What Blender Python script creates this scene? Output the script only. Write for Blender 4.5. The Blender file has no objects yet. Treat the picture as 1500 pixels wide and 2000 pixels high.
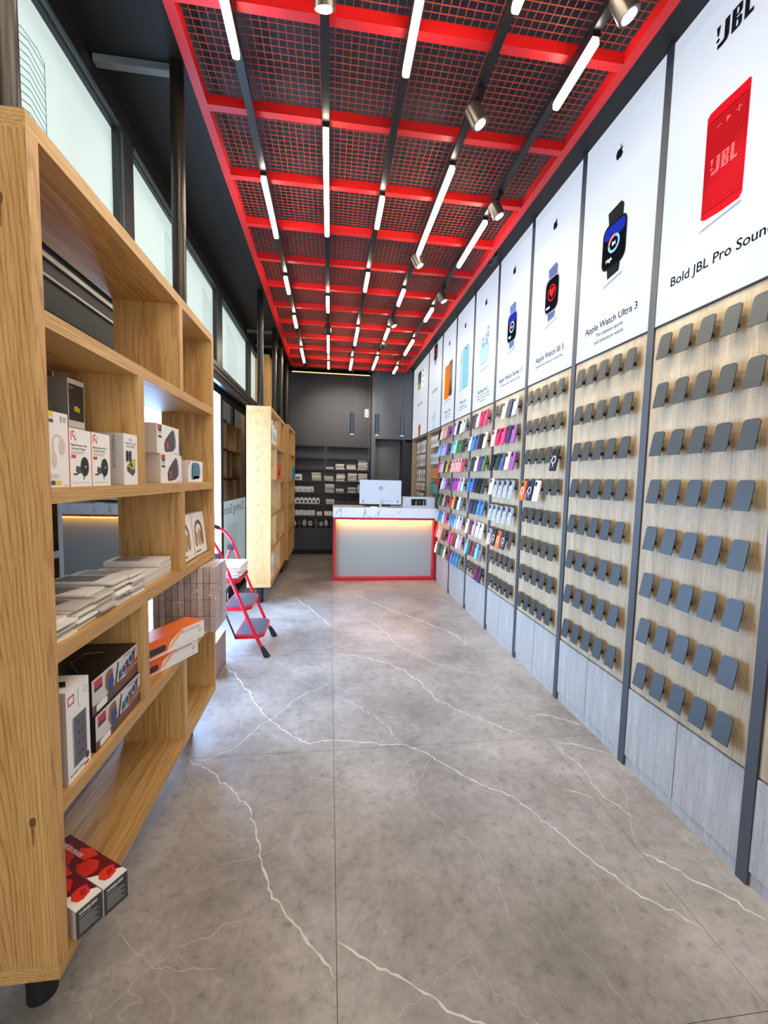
import bpy, math, random
from mathutils import Vector, Matrix
random.seed(7)
S = bpy.context.scene
COL = S.collection

# ------------------------------------------------------------------ camera, world, exposure
cam_d = bpy.data.cameras.new('camera'); cam = bpy.data.objects.new('camera', cam_d); COL.objects.link(cam)
yaw, pit, rol = 0.129412874, -0.0789579747, 0.023873719
fw = Vector((math.sin(yaw)*math.cos(pit), math.cos(yaw)*math.cos(pit), math.sin(pit)))
rt = Vector((math.cos(yaw), -math.sin(yaw), 0)); up = rt.cross(fw)
r2 = rt*math.cos(rol)+up*math.sin(rol); u2 = -rt*math.sin(rol)+up*math.cos(rol)
cam.matrix_world = Matrix(((r2.x,u2.x,-fw.x,0),(r2.y,u2.y,-fw.y,0),(r2.z,u2.z,-fw.z,1.45),(0,0,0,1)))
cam_d.sensor_fit = 'HORIZONTAL'; cam_d.sensor_width = 36; cam_d.lens = 823.113/1500*36
cam_d.clip_start = 0.02
S.camera = cam
w = bpy.data.worlds.new('world'); S.world = w; w.use_nodes = True
w.node_tree.nodes['Background'].inputs[0].default_value = (0.92, 0.95, 1, 1)
w.node_tree.nodes['Background'].inputs[1].default_value = 1.9
S.view_settings.view_transform = 'Standard'; S.view_settings.look = 'None'
S.view_settings.exposure = 0.72; S.view_settings.gamma = 1.0; S.view_settings.use_curve_mapping = False
S.cycles.use_denoising = True
S.cycles.max_bounces = 7; S.cycles.diffuse_bounces = 4; S.cycles.glossy_bounces = 3
S.cycles.use_adaptive_sampling = True; S.cycles.adaptive_threshold = .05
S.cycles.transparent_max_bounces = 8
S.cycles.sample_clamp_indirect = 6.0
# portal: daylight of the street enters through the glazed shop entrance behind the photographer
pd = bpy.data.lights.new('entrance_portal', 'AREA'); pd.shape = 'RECTANGLE'; pd.size = 2.5; pd.size_y = 3.0; pd.cycles.is_portal = True
po = bpy.data.objects.new('entrance_portal', pd); COL.objects.link(po); po.location = (.25, -1.66, 1.65); po.rotation_euler = (math.radians(90), 0, 0)
TUBE, POSTER, CLERE, DOORLT, SPOT = 26.0, 0.42, 0.31, 8.0, 22.0

# ------------------------------------------------------------------ materials
def lin(c):
    if isinstance(c, str):
        c = c.lstrip('#'); c = ''.join(ch*2 for ch in c) if len(c) == 3 else c; c = [int(c[i:i+2], 16)/255 for i in (0, 2, 4)]
    return tuple((v/12.92 if v <= .04045 else ((v+.055)/1.055)**2.4) for v in c)+(1,)
_M = {}
def mat(color, rough=.5, metal=0, emit=0, alpha=1, coat=0, spec=.5, ecol=None):
    k = (str(color), rough, metal, emit, alpha, coat, spec, str(ecol))
    if k in _M: return _M[k]
    m = bpy.data.materials.new('mat_'+str(len(_M))); m.use_nodes = True
    b = m.node_tree.nodes['Principled BSDF']
    b.inputs['Base Color'].default_value = lin(color)
    b.inputs['Roughness'].default_value = rough; b.inputs['Metallic'].default_value = metal
    b.inputs['Alpha'].default_value = alpha; b.inputs['Coat Weight'].default_value = coat
    b.inputs['Specular IOR Level'].default_value = spec
    if emit:
        b.inputs['Emission Color'].default_value = lin(ecol or color); b.inputs['Emission Strength'].default_value = emit
    m.diffuse_color = lin(color)
    _M[k] = m
    return m

def nodes(name):
    m = bpy.data.materials.new(name); m.use_nodes = True
    nt = m.node_tree; return m, nt, nt.nodes['Principled BSDF']
def ramp(nt, stops):
    r = nt.nodes.new('ShaderNodeValToRGB'); e = r.color_ramp.elements
    while len(e) < len(stops): e.new(.5)
    for el, (p, c) in zip(e, stops): el.position = p; el.color = lin(c) if not isinstance(c, float) else (c, c, c, 1)
    return r
def coords(nt, scale, kind='Object', rot=(0,0,0)):
    t = nt.nodes.new('ShaderNodeTexCoord'); mp = nt.nodes.new('ShaderNodeMapping')
    mp.inputs['Scale'].default_value = scale; mp.inputs['Rotation'].default_value = rot
    nt.links.new(t.outputs[kind], mp.inputs['Vector']); return mp
def noise(nt, vec, scale, detail=4, rough=.55, dist=0):
    n = nt.nodes.new('ShaderNodeTexNoise'); n.inputs['Scale'].default_value = scale
    n.inputs['Detail'].default_value = detail; n.inputs['Roughness'].default_value = rough; n.inputs['Distortion'].default_value = dist
    nt.links.new(vec.outputs[0], n.inputs['Vector']); return n
def mix(nt, fac, a, b, mode='MIX'):
    x = nt.nodes.new('ShaderNodeMix'); x.data_type = 'RGBA'; x.blend_type = mode
    for inp, v in ((x.inputs[0], fac), (x.inputs[6], a), (x.inputs[7], b)):
        if hasattr(v, 'is_output'): nt.links.new(v, inp)
        elif isinstance(v, (int, float)): inp.default_value = v
        else: inp.default_value = lin(v)
    return x.outputs[2]

def oak(name, axis, light, dark, contrast=1.0):
    m, nt, b = nodes(name)
    sc = [7, 7, 7]; sc[axis] = .45
    mp = coords(nt, sc)
    n1 = noise(nt, mp, 2.2, 6, .62, .9)
    sc2 = [120, 120, 120]; sc2[axis] = 3.5
    mp2 = coords(nt, sc2); n2 = noise(nt, mp2, 1.6, 3, .6)
    wv = nt.nodes.new('ShaderNodeTexWave'); wv.wave_type = 'RINGS'; wv.rings_direction = 'SPHERICAL'
    wv.inputs['Scale'].default_value = 5.5; wv.inputs['Distortion'].default_value = 5.5; wv.inputs['Detail'].default_value = 3; wv.inputs['Detail Scale'].default_value = 1.3
    nt.links.new(mp.outputs[0], wv.inputs['Vector'])
    r1 = ramp(nt, [(.3, dark), (.72, light)]); nt.links.new(n1.outputs[0], r1.inputs[0])
    r2_ = ramp(nt, [(.40, dark), (.56, light)]); nt.links.new(n2.outputs[0], r2_.inputs[0])
    r3 = ramp(nt, [(.0, dark), (.30, light)]); nt.links.new(wv.outputs[1], r3.inputs[0])
    c = mix(nt, .45, r1.outputs[0], r2_.outputs[0]); c = mix(nt, .34*contrast, c, r3.outputs[0])
    nt.links.new(c, b.inputs['Base Color']); b.inputs['Roughness'].default_value = .5
    bp = nt.nodes.new('ShaderNodeBump'); bp.inputs['Strength'].default_value = .12; bp.inputs['Distance'].default_value = .002
    nt.links.new(n2.outputs[0], bp.inputs['Height']); nt.links.new(bp.outputs[0], b.inputs['Normal'])
    return m
OAKL, OAKD = '#d6ab6a', '#9c6a32'
oak_v = oak('oak_vertical', 2, OAKL, OAKD)
oak_h = oak('oak_horizontal', 1, OAKL, OAKD)
oak_side = oak('oak_side_panel', 2, '#d3a563', '#98652f', 1.2)

def veneer(name, a, b_, c):
    m, nt, b = nodes(name)
    mp = coords(nt, (120, 120, 3)); n = noise(nt, mp, 2.0, 4, .6)
    mp2 = coords(nt, (10, 10, .35)); n2 = noise(nt, mp2, 2.0, 3, .5)
    mp3 = coords(nt, (40, 40, 260)); n3 = noise(nt, mp3, 1.0, 2, .5)
    r1 = ramp(nt, [(.33, a), (.5, b_), (.68, c)]); nt.links.new(n.outputs[0], r1.inputs[0])
    r2_ = ramp(nt, [(.35, a), (.65, c)]); nt.links.new(n2.outputs[0], r2_.inputs[0])
    r3 = ramp(nt, [(.3, .72), (.6, 1.0)]); nt.links.new(n3.outputs[0], r3.inputs[0])
    cc = mix(nt, .35, r1.outputs[0], r2_.outputs[0]); cc = mix(nt, .5, cc, r3.outputs[0], 'MULTIPLY')
    nt.links.new(cc, b.inputs['Base Color']); b.inputs['Roughness'].default_value = .55
    return m
ven = veneer('greige_veneer', '#a08967', '#bda47e', '#d3bd99')
ven_low = veneer('pale_veneer', '#989187', '#b0aaa0', '#c8c3ba')

def floor_mat():
    m, nt, b = nodes('grey_marble_tile')
    mp = coords(nt, (1, 1, 1)); n = noise(nt, mp, 1.5, 12, .68, 0)
    n2 = noise(nt, mp, 22, 12, .8, .2)
    r1 = ramp(nt, [(.32, '#837b71'), (.5, '#a49b90'), (.68, '#c1b8ac')]); nt.links.new(n.outputs[0], r1.inputs[0])
    r2_ = ramp(nt, [(.34, .38), (.45, .84), (.56, 1.0), (.72, 1.25)]); nt.links.new(n2.outputs[0], r2_.inputs[0])
    c = mix(nt, .75, r1.outputs[0], r2_.outputs[0], 'MULTIPLY')
    # hair veins: ridges of warped noise
    n3 = noise(nt, mp, 1.1, 5, .55, .9)
    sub = nt.nodes.new('ShaderNodeMath'); sub.operation = 'SUBTRACT'; sub.inputs[1].default_value = .5; nt.links.new(n3.outputs[0], sub.inputs[0])
    ab = nt.nodes.new('ShaderNodeMath'); ab.operation = 'ABSOLUTE'; nt.links.new(sub.outputs[0], ab.inputs[0])
    r3 = ramp(nt, [(.0, .75), (.0035, .4), (.008, .0)]); nt.links.new(ab.outputs[0], r3.inputs[0])
    nm = noise(nt, mp, 2.3, 3, .5); rm = ramp(nt, [(.45, .0), (.62, .35)]); nt.links.new(nm.outputs[0], rm.inputs[0])
    mm = nt.nodes.new('ShaderNodeMath'); mm.operation = 'MULTIPLY'; nt.links.new(r3.outputs[0], mm.inputs[0]); nt.links.new(rm.outputs[0], mm.inputs[1])
    c = mix(nt, mm.outputs[0], c, '#d0cac0')
    nt.links.new(c, b.inputs['Base Color'])
    rr = ramp(nt, [(.3, .30), (.7, .42)]); nt.links.new(n2.outputs[0], rr.inputs[0]); nt.links.new(rr.outputs[0], b.inputs['Roughness'])
    return m
FLOOR = floor_mat()

def marble_white():
    m, nt, b = nodes('white_marble')
    mp = coords(nt, (1.6, 1, 1)); n = noise(nt, mp, 1.5, 4, .5, 1.8)
    sub = nt.nodes.new('ShaderNodeMath'); sub.operation = 'SUBTRACT'; sub.inputs[1].default_value = .5; nt.links.new(n.outputs[0], sub.inputs[0])
    ab = nt.nodes.new('ShaderNodeMath'); ab.operation = 'ABSOLUTE'; nt.links.new(sub.outputs[0], ab.inputs[0])
    r = ramp(nt, [(.0, '#77787a'), (.006, '#d8d8d6'), (.012, '#ecebe8')]); nt.links.new(ab.outputs[0], r.inputs[0])
    nt.links.new(r.outputs[0], b.inputs['Base Color']); b.inputs['Roughness'].default_value = .25
    return m
MARBLE = marble_white()

def perforated():
    m, nt, b = nodes('perforated_black_panel')
    mp = coords(nt, (26, 26, 26), 'Object', (0, math.radians(45), 0))
    vm = nt.nodes.new('ShaderNodeVectorMath'); vm.operation = 'FRACTION'; nt.links.new(mp.outputs[0], vm.inputs[0])
    sp = nt.nodes.new('ShaderNodeSeparateXYZ'); nt.links.new(vm.outputs[0], sp.inputs[0])
    cb = nt.nodes.new('ShaderNodeCombineXYZ'); nt.links.new(sp.outputs[0], cb.inputs[0]); nt.links.new(sp.outputs[2], cb.inputs[2])
    ds = nt.nodes.new('ShaderNodeVectorMath'); ds.operation = 'DISTANCE'; nt.links.new(cb.outputs[0], ds.inputs[0]); ds.inputs[1].default_value = (.5, 0, .5)
    r = ramp(nt, [(.0, '#08080a'), (.30, '#08080a'), (.34, '#38383e')]); nt.links.new(ds.outputs['Value'], r.inputs[0])
    nt.links.new(r.outputs[0], b.inputs['Base Color']); b.inputs['Roughness'].default_value = .4
    bp = nt.nodes.new('ShaderNodeBump'); bp.inputs['Strength'].default_value = .6; bp.inputs['Distance'].default_value = .004
    nt.links.new(r.outputs[0], bp.inputs['Height']); nt.links.new(bp.outputs[0], b.inputs['Normal'])
    return m
PERF = perforated()

def wrap_mat():
    m = bpy.data.materials.new('clear_plastic_film'); m.use_nodes = True; nt = m.node_tree
    out = nt.nodes['Material Output']; nt.nodes.remove(nt.nodes['Principled BSDF'])
    tr = nt.nodes.new('ShaderNodeBsdfTransparent'); gl = nt.nodes.new('ShaderNodeBsdfGlossy'); gl.inputs['Roughness'].default_value = .12
    lw = nt.nodes.new('ShaderNodeLayerWeight'); lw.inputs[0].default_value = .35
    mp = coords(nt, (9, 9, 4)); n = noise(nt, mp, 3, 5, .7, 1.5); r = ramp(nt, [(.56, .01), (.70, .40)]); nt.links.new(n.outputs[0], r.inputs[0])
    ad = nt.nodes.new('ShaderNodeMath'); ad.operation = 'ADD'; ad.use_clamp = True
    ml = nt.nodes.new('ShaderNodeMath'); ml.operation = 'MULTIPLY'; ml.inputs[1].default_value = .35
    nt.links.new(lw.outputs['Facing'], ml.inputs[0]); nt.links.new(ml.outputs[0], ad.inputs[0]); nt.links.new(r.outputs[0], ad.inputs[1])
    mx = nt.nodes.new('ShaderNodeMixShader'); nt.links.new(ad.outputs[0], mx.inputs[0]); nt.links.new(tr.outputs[0], mx.inputs[1]); nt.links.new(gl.outputs[0], mx.inputs[2])
    nt.links.new(mx.outputs[0], out.inputs['Surface'])
    return m
WRAP = wrap_mat()

black = mat('#141416', .45); black_sat = mat('#1c1c20', .3); blackm = mat('#0c0c0e', .6)
dgrey = mat('#3d3f45', .4); post_m = mat('#454648', .5); red = mat('#c40f10', .45); ladder_red = mat('#d3122a', .3)
white = mat('#f2f0ec', .5); paper = mat('#e9e4da', .6); chrome = mat('#c8c8c8', .2, 1)
tube_metal = mat('#332e29', .3, .6); leg_black = mat('#17171a', .5)
LED = mat('#fff4dc', .5, 0, TUBE); WARM = mat('#ffc35a', .5, 0, 9.0)
FILM = mat('#8fa0a2', .6, 0, CLERE, ecol='#dff3f4'); DAY = mat('#d4ecff', .6, 0, DOORLT, ecol='#9cc6ff')
FILM2 = mat('#9fb4b9', .5, 0, .22, ecol='#c9e3ea')
GLASS = mat('#050607', .03, 0, spec=1.0, coat=1.0)
FACE = mat('#6f747c', .5, 0, POSTER, ecol='#e6edf7')
HOLD = mat('#3b3e3b', .45, .1); HOLDARM = mat('#26241f', .5)
line_m = mat('#5b8a96', .8, spec=.1)

# ------------------------------------------------------------------ mesh helpers
class MB:
    def __init__(s): s.v = []; s.f = []; s.mi = []; s.mats = []
    def _m(s, m):
        if m is None: return 0
        if m not in s.mats: s.mats.append(m)
        return s.mats.index(m)
    def add(s, vs, fs, m=None):
        o = len(s.v); s.v += [tuple(p) for p in vs]; i = s._m(m)
        for f in fs: s.f.append(tuple(o+k for k in f)); s.mi.append(i)
        return s
    def box(s, x0, x1, y0, y1, z0, z1, m=None):
        vs = [(x, y, z) for z in (z0, z1) for y in (y0, y1) for x in (x0, x1)]
        return s.add(vs, [(0,2,3,1), (4,5,7,6), (0,1,5,4), (2,6,7,3), (0,4,6,2), (1,3,7,5)], m)
    def prism(s, pts, o, u, v, n, t, m=None):
        """extrude polygon pts (2-D) on frame o,u,v by t along n"""
        o, u, v, n = map(Vector, (o, u, v, n)); k = len(pts)
        a = [o+u*p[0]+v*p[1] for p in pts]; b = [q+n*t for q in a]
        fs = [tuple(range(k))[::-1], tuple(range(k, 2*k))]+[(i, (i+1) % k, k+(i+1) % k, k+i) for i in range(k)]
        return s.add(a+b, fs, m)
    def poly(s, pts, o, u, v, n, h, m=None):
        o, u, v, n = map(Vector, (o, u, v, n))
        return s.add([o+u*p[0]+v*p[1]+n*h for p in pts], [tuple(range(len(pts)))], m)
    def cyl(s, a, b, r, seg=14, r2=None, m=None):
        a, b = Vector(a), Vector(b); d = (b-a).normalized(); r2 = r if r2 is None else r2
        p = d.orthogonal().normalized(); q = d.cross(p)
        A = [a+(p*math.cos(t)+q*math.sin(t))*r for t in (2*math.pi*i/seg for i in range(seg))]
        B = [b+(p*math.cos(t)+q*math.sin(t))*r2 for t in (2*math.pi*i/seg for i in range(seg))]
        return s.add(A+B, [tuple(range(seg))[::-1], tuple(range(seg, 2*seg))]+[(i, (i+1) % seg, seg+(i+1) % seg, seg+i) for i in range(seg)], m)
    def tube(s, path, r, seg=10, m=None):
        P = [Vector(p) for p in path]; rings = []
        ref = Vector((0, 1, .13))
        for i, p in enumerate(P):
            d = (P[min(i+1, len(P)-1)]-P[max(i-1, 0)]).normalized()
            a = d.cross(ref).normalized(); b = d.cross(a)
            rings += [p+(a*math.cos(t)+b*math.sin(t))*r for t in (2*math.pi*j/seg for j in range(seg))]
        fs = []
        for i in range(len(P)-1):
            for j in range(seg):
                k = (j+1) % seg; fs.append((i*seg+j, i*seg+k, (i+1)*seg+k, (i+1)*seg+j))
        fs += [tuple(range(seg))[::-1], tuple(range((len(P)-1)*seg, len(P)*seg))]
        return s.add(rings, fs, m)
    def text(s, body, size, o, u, v, n, h, m=None, align='CENTER', sx=1, bold=0):
        vs, fs = text_geo(body, size, align, bold); o, u, v, n = map(Vector, (o, u, v, n))
        return s.add([o+u*(p[0]*sx)+v*p[1]+n*h for p in vs], fs, m)
    def mesh(s, name, m):
        me = bpy.data.meshes.new(name); me.from_pydata(s.v, [], s.f)
        mats = s.mats or [m]
        for q in mats: me.materials.append(q)
        if len(mats) > 1: me.polygons.foreach_set('material_index', s.mi)
        me.update(); return me
    def build(s, name, m=None, parent=None, loc=(0,0,0), rot=(0,0,0), smooth=False):
        me = s.mesh(name, m)
        if smooth:
            me.polygons.foreach_set('use_smooth', [True]*len(me.polygons))
            try: me.set_sharp_from_angle(angle=math.radians(40))
            except Exception: pass
        o = bpy.data.objects.new(name, me); COL.objects.link(o)
        o.location = loc; o.rotation_euler = rot
        if parent: o.parent = parent
        return o
_T = {}
def text_geo(body, size, align, bold):
    k = (body, align, bold)
    if k not in _T:
        c = bpy.data.curves.new('t', 'FONT'); c.body = body; c.align_x = align; c.size = 1; c.resolution_u = 3; c.offset = bold
        o = bpy.data.objects.new('t', c); COL.objects.link(o)
        me = bpy.data.meshes.new_from_object(o.evaluated_get(bpy.context.evaluated_depsgraph_get()))
        _T[k] = ([tuple(v.co) for v in me.vertices], [tuple(p.vertices) for p in me.polygons])
        bpy.data.objects.remove(o); bpy.data.curves.remove(c); bpy.data.meshes.remove(me)
    vs, fs = _T[k]
    return [(a*size, b*size) for a, b, _ in vs], fs
def obj_from(me, name, parent, loc, rot=(0,0,0)):
    o = bpy.data.objects.new(name, me); COL.objects.link(o); o.parent = parent; o.location = loc; o.rotation_euler = rot; return o
def tag(o, label, cat, group=None):
    o['label'] = label; o['category'] = cat
    if group: o['group'] = group
    return o
def thing(name, label, cat, loc=(0,0,0), rz=0, group=None):
    o = bpy.data.objects.new(name, None); COL.objects.link(o); o.location = loc; o.rotation_euler = (0, 0, rz)
    o.empty_display_size = .05
    return tag(o, label, cat, group)
def struct(o): o['kind'] = 'structure'; return o
def rrect(w_, h_, r, n=4, x=0, y=0, only_top=False):
    pts = []
    for cx, cy, a0 in ((w_/2-r, h_/2-r, 0), (-w_/2+r, h_/2-r, 90), (-w_/2+r, -h_/2+r, 180), (w_/2-r, -h_/2+r, 270)):
        if only_top and cy < 0: pts.append((x+(w_/2 if cx > 0 else -w_/2), y-h_/2)); continue
        for i in range(n+1):
            a = math.radians(a0+90*i/n); pts.append((x+cx+r*math.cos(a), y+cy+r*math.sin(a)))
    return pts
def ell(rx, ry, x=0, y=0, n=20, a0=0, a1=360):
    return [(x+rx*math.cos(math.radians(a0+(a1-a0)*i/n)), y+ry*math.sin(math.radians(a0+(a1-a0)*i/n))) for i in range(n+(0 if a1-a0 == 360 else 1))]
def ringpoly(mb, r0, r1, x, y, o, u, v, n, h, m, a0=0, a1=360, k=24):
    o, u, v, n = map(Vector, (o, u, v, n)); vs = []
    for i in range(k+1):
        t = math.radians(a0+(a1-a0)*i/k)
        for r in (r0, r1): vs.append(o+u*(x+r*math.cos(t))+v*(y+r*math.sin(t))+n*h)
    mb.add(vs, [(2*i, 2*i+1, 2*i+3, 2*i+2) for i in range(k)], m)

# ------------------------------------------------------------------ room shell
XW, XR, YB, ZC, Y0 = -1.16, 1.535, 8.16, 3.46, -1.6
fl = struct(MB().box(-1.4, 1.95, Y0-.1, 8.5, -.06, -.012).build('floor', mat('#857e75', .8)))
xs = [-1.36, .04, 1.24, 1.9]; ys = [-1.58, -.335, .91, 2.155, 3.4, 4.645, 5.89, 7.135, 8.45]
g = .0009
for i in range(len(xs)-1):
    for j in range(len(ys)-1):
        MB().box(xs[i]+g, xs[i+1]-g, ys[j]+g, ys[j+1]-g, -.012, 0).build('floor_tile', FLOOR, fl)
VEINS = [([(-0.723,2.171),(-0.547,2.033),(-0.423,1.902),(-0.322,1.786),(-0.279,1.661),(-0.238,1.529),(-0.194,1.413),(-0.141,1.336),(-0.068,1.248),(-0.01,1.177),(0.036,1.113)], .006),
 ([(-0.103,2.224),(0.05,2.242),(0.176,2.208),(0.425,2.162),(0.523,2.088),(0.625,1.958),(0.73,1.84),(0.856,1.745),(0.908,1.65),(0.963,1.535),(0.999,1.446),(1.038,1.375),(1.092,1.278),(1.153,1.208),(1.207,1.159),(1.238,1.122)], .0055),
 ([(1.247,1.409),(1.323,1.331),(1.34,1.292),(1.411,1.226),(1.478,1.122)], .006),
 ([(0.045,1.214),(0.106,1.171),(0.164,1.131),(0.235,1.095),(0.3,1.047),(0.341,1.008),(0.422,0.972),(.5,.93)], .005),
 ([(0.066,3.395),(0.211,3.352),(0.484,3.187),(0.665,2.877),(0.714,2.623),(0.837,2.458),(0.958,2.335),(1.118,2.193)], .006),
 ([(1.25,2.366),(1.345,2.385),(1.444,2.32),(1.53,2.245)], .006), ([(1.255,2.15),(1.289,2.106),(1.392,2.074),(1.465,2.022),(1.53,1.97)], .005),
 ([(-0.771,3.236),(-0.606,2.978),(-0.447,2.658),(-0.361,2.505),(-0.272,2.392),(-0.176,2.286),(-0.074,2.208)], .007),
 ([(-0.739,5.329),(-0.367,4.997),(-0.11,4.415),(0.03,4.05)], .009), ([(0.312,5.19),(0.676,4.549),(0.984,4.11),(1.195,3.743),(1.23,3.5)], .009),
 ([(1.122,1.768),(1.189,1.729),(1.23,1.692)], .004), ([(.06,2.7),(.16,2.62),(.3,2.45),(.42,2.16)], .0025), ([(-.6,1.1),(-.45,1.25),(-.2,1.33)], .002),
 ([(.2,4.6),(.5,4.0),(.62,3.5),(.9,3.1),(1.2,2.9)], .004), ([(.4,2.1),(.45,1.7),(.6,1.5),(.62,1.2)], .002), ([(-.7,2.1),(-.5,2.2),(-.2,2.7),(.02,2.9)], .003), ([(1.26,2.1),(1.3,1.9),(1.28,1.7),(1.35,1.55)],.003)]
vr = random.Random(21); HAIR = []; VEINS = [(p_, w_*1.3) for p_, w_ in VEINS]
for _ in range(48):
    x, y = vr.uniform(-.75, 1.45), 1.0+6*vr.random()**1.6; a = vr.gauss(-.75, .5); P = [(x, y)]
    for _k in range(vr.randint(3, 8)):
        a += vr.uniform(-.6, .6); st_ = vr.uniform(.05, .16); x += math.cos(a)*st_; y += math.sin(a)*st_
        if not (-.95 < x < 1.52 and .5 < y < 7.8): break
        P.append((x, y))
    if len(P) > 2: HAIR.append((P, vr.choice((.0012, .0016, .0022, .0028))))
vm_ = mat('#dcd6cc', .4); hair_m = mat('#bdb7ad', .4)
for pts, wd in VEINS+HAIR:
    rnd = random.Random(len(pts)*13+int(wd*1e4)); P = []
    for a, b in zip(pts, pts[1:]):
        L = math.hypot(b[0]-a[0], b[1]-a[1]); k = max(3, int(L/.018)); ph_ = rnd.uniform(0, 6)
        for i in range(k):
            t = i/k; wob = .012*min(1, L/.3)*math.sin(t*math.pi)*math.sin(t*9+ph_)+.004*math.sin(t*math.pi)*math.sin(t*23+ph_); P.append((a[0]+(b[0]-a[0])*t-(b[1]-a[1])/L*wob+rnd.uniform(-.0035, .0035), a[1]+(b[1]-a[1])*t+(b[0]-a[0])/L*wob+rnd.uniform(-.0035, .0035)))
    P.append(pts[-1]); vs = []
    for i, p in enumerate(P):
        q = P[min(i+1, len(P)-1)]; o = P[max(i-1, 0)]; d = (q[0]-o[0], q[1]-o[1]); L = math.hypot(*d) or 1
        h = wd*.5*rnd.uniform(.35, 1.3)*min(1, .3+min(i, len(P)-1-i)/4)
        vs += [(p[0]-d[1]/L*h, p[1]+d[0]/L*h, .0004), (p[0]+d[1]/L*h, p[1]-d[0]/L*h, .0004)]
    MB().add(vs, [(2*i, 2*i+1, 2*i+3, 2*i+2) for i in range(len(P)-1)]).build('vein', vm_ if wd > .003 else hair_m, fl)

struct(MB().box(-1.4, 1.95, Y0-.1, 8.5, ZC, ZC+.08).build('ceiling', mat('#111113', .6)))
struct(MB().box(1.87, 1.95, Y0, 8.5, 0, ZC).build('wall_right', dgrey))
struct(MB().box(-1.4, -1.0, Y0-.1, Y0, 0, ZC).box(1.5, 1.95, Y0-.1, Y0, 0, ZC).box(-1.0, 1.5, Y0-.1, Y0, 3.15, ZC).box(-1.0, 1.5, Y0-.1, Y0, 0, .12).box(.22, .28, Y0-.08, Y0-.02, .12, 3.15).build('wall_front', mat('#3a3a3c', .5)))
struct(MB().box(-1.4, 1.95, 8.42, 8.5, 0, ZC).build('wall_back', mat('#2a2b2f', .5)))
# left glazed wall: solid run near the camera and at the back, glazing between
wl = struct(MB().box(-1.4, XW, Y0, .2, 0, ZC).box(-1.4, XW, 7.25, 8.42, 0, ZC).box(-1.4, XW-.01, .2, 7.25, 3.31, ZC).build('wall_left', black))
struct(MB().box(XW-.02, XW+.03, .2, 7.3, 0, .14).build('baseboard_left', blackm))
struct(MB().box(XW-.08, XW+.10, .2, 7.25, 2.36, 2.5).box(XW+.06, XW+.10, .2, 7.25, 2.33, 2.36).build('trim_1', mat('#26262a', .35)))
struct(MB().box(XW+.10, XW+.115, .2, 7.25, 2.40, 2.415).box(XW+.1, XW+.11, .2, 7.25, 2.45, 2.46).build('trim_2', mat('#6d6258', .35, .6)))
MUL = [(.2, .30), (2.535, 2.705), (4.47, 4.71), (6.10, 6.32), (7.12, 7.25)]
MUL2 = [(.2, .30), (2.535, 2.66), (4.74, 4.84), (6.06, 6.2), (7.12, 7.25)]
frame_m = mat('#23262b', .35); frame_l = mat('#55636a', .3, .4)
# clerestory windows (frosted film lit by the street) and lower shopfront panes
for k in range(4):
    ya, yb = MUL[k][1], MUL[k+1][0]
    f = MB().box(XW-.05, XW+.03, MUL[k][0] if k == 0 else (MUL[k][0]+MUL[k][1])/2, ya, 2.5, 3.31).box(XW-.05, XW+.03, yb, (MUL[k+1][0]+MUL[k+1][1])/2, 2.5, 3.31)
    f.box(XW-.05, XW+.02, ya, yb, 3.25, 3.31).box(XW-.05, XW+.02, ya, yb, 2.5, 2.515)
    wo = struct(f.build('window_%d' % (k+1), frame_m))
    MB().box(XW-.012, XW-.004, ya, yb, 2.515, 3.25).build('pane', FILM, wo)
    MB().box(XW+.02, XW+.035, ya, yb, 3.262, 3.285).build('glazing_bead', frame_l, wo)
    MB().box(XW+.02, XW+.034, yb+.02, yb+.045, 2.515, 3.262).build('glazing_bead', frame_l, wo)
    # printed line graphics on the film
    gmb = MB(); O, U, V, N = (XW-.004, 0, 0), (0, 1, 0), (0, 0, 1), (1, 0, 0)
    def ln(a, b, t=.0022):
        d = Vector((b[0]-a[0], b[1]-a[1])); q = Vector((-d.y, d.x)).normalized()*t
        gmb.poly([(a[0]+q.x, a[1]+q.y), (a[0]-q.x, a[1]-q.y), (b[0]-q.x, b[1]-q.y), (b[0]+q.x, b[1]+q.y)], O, U, V, N, .0015)
    if k == 0:
        for i in range(-2, 17):
            z = 3.07-i*.029
            a, b, c = (1.70, z-.05), (1.909, z+.012), (1.999, z-.02 if i else z-.004)
            if i < 0: continue
            ln(a, b); ln(b, c)
        ln((1.70, 3.02), (1.87, 3.095)); ln((1.87, 3.095), (1.96, 3.10)); ln((1.96, 3.10), (1.999, 3.08)); ln((1.999, 3.085), (1.999, 2.53))
        cols = [(1.2, 3)]
    elif k == 1: cols = [(3.26, 2), (4.15, 3)]
    elif k == 2: cols = [(5.05, 4)]
    else: cols = [(6.70, 3)]
    if k:
        for y0, nz in cols:
            for i in range(22):
                z = 3.12-i*.026
                for j in range(nz):
                    ya_, yb_ = y0+j*.12, y0+(j+1)*.12
                    if i < j: continue
                    ln((ya_, z), ((ya_+yb_)/2, z-.012), .0016); ln(((ya_+yb_)/2, z-.012), (yb_, z), .0016)
            ln((y0, 3.13), (y0, 2.54), .0016); ln((y0+nz*.12, 3.13-.026*nz), (y0+nz*.12, 2.54), .0016); ln((y0, 3.13), (y0+nz*.12, 3.13-.026*nz), .0016)
    if gmb.v: gmb.build('line_print', line_m, wo)
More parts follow.
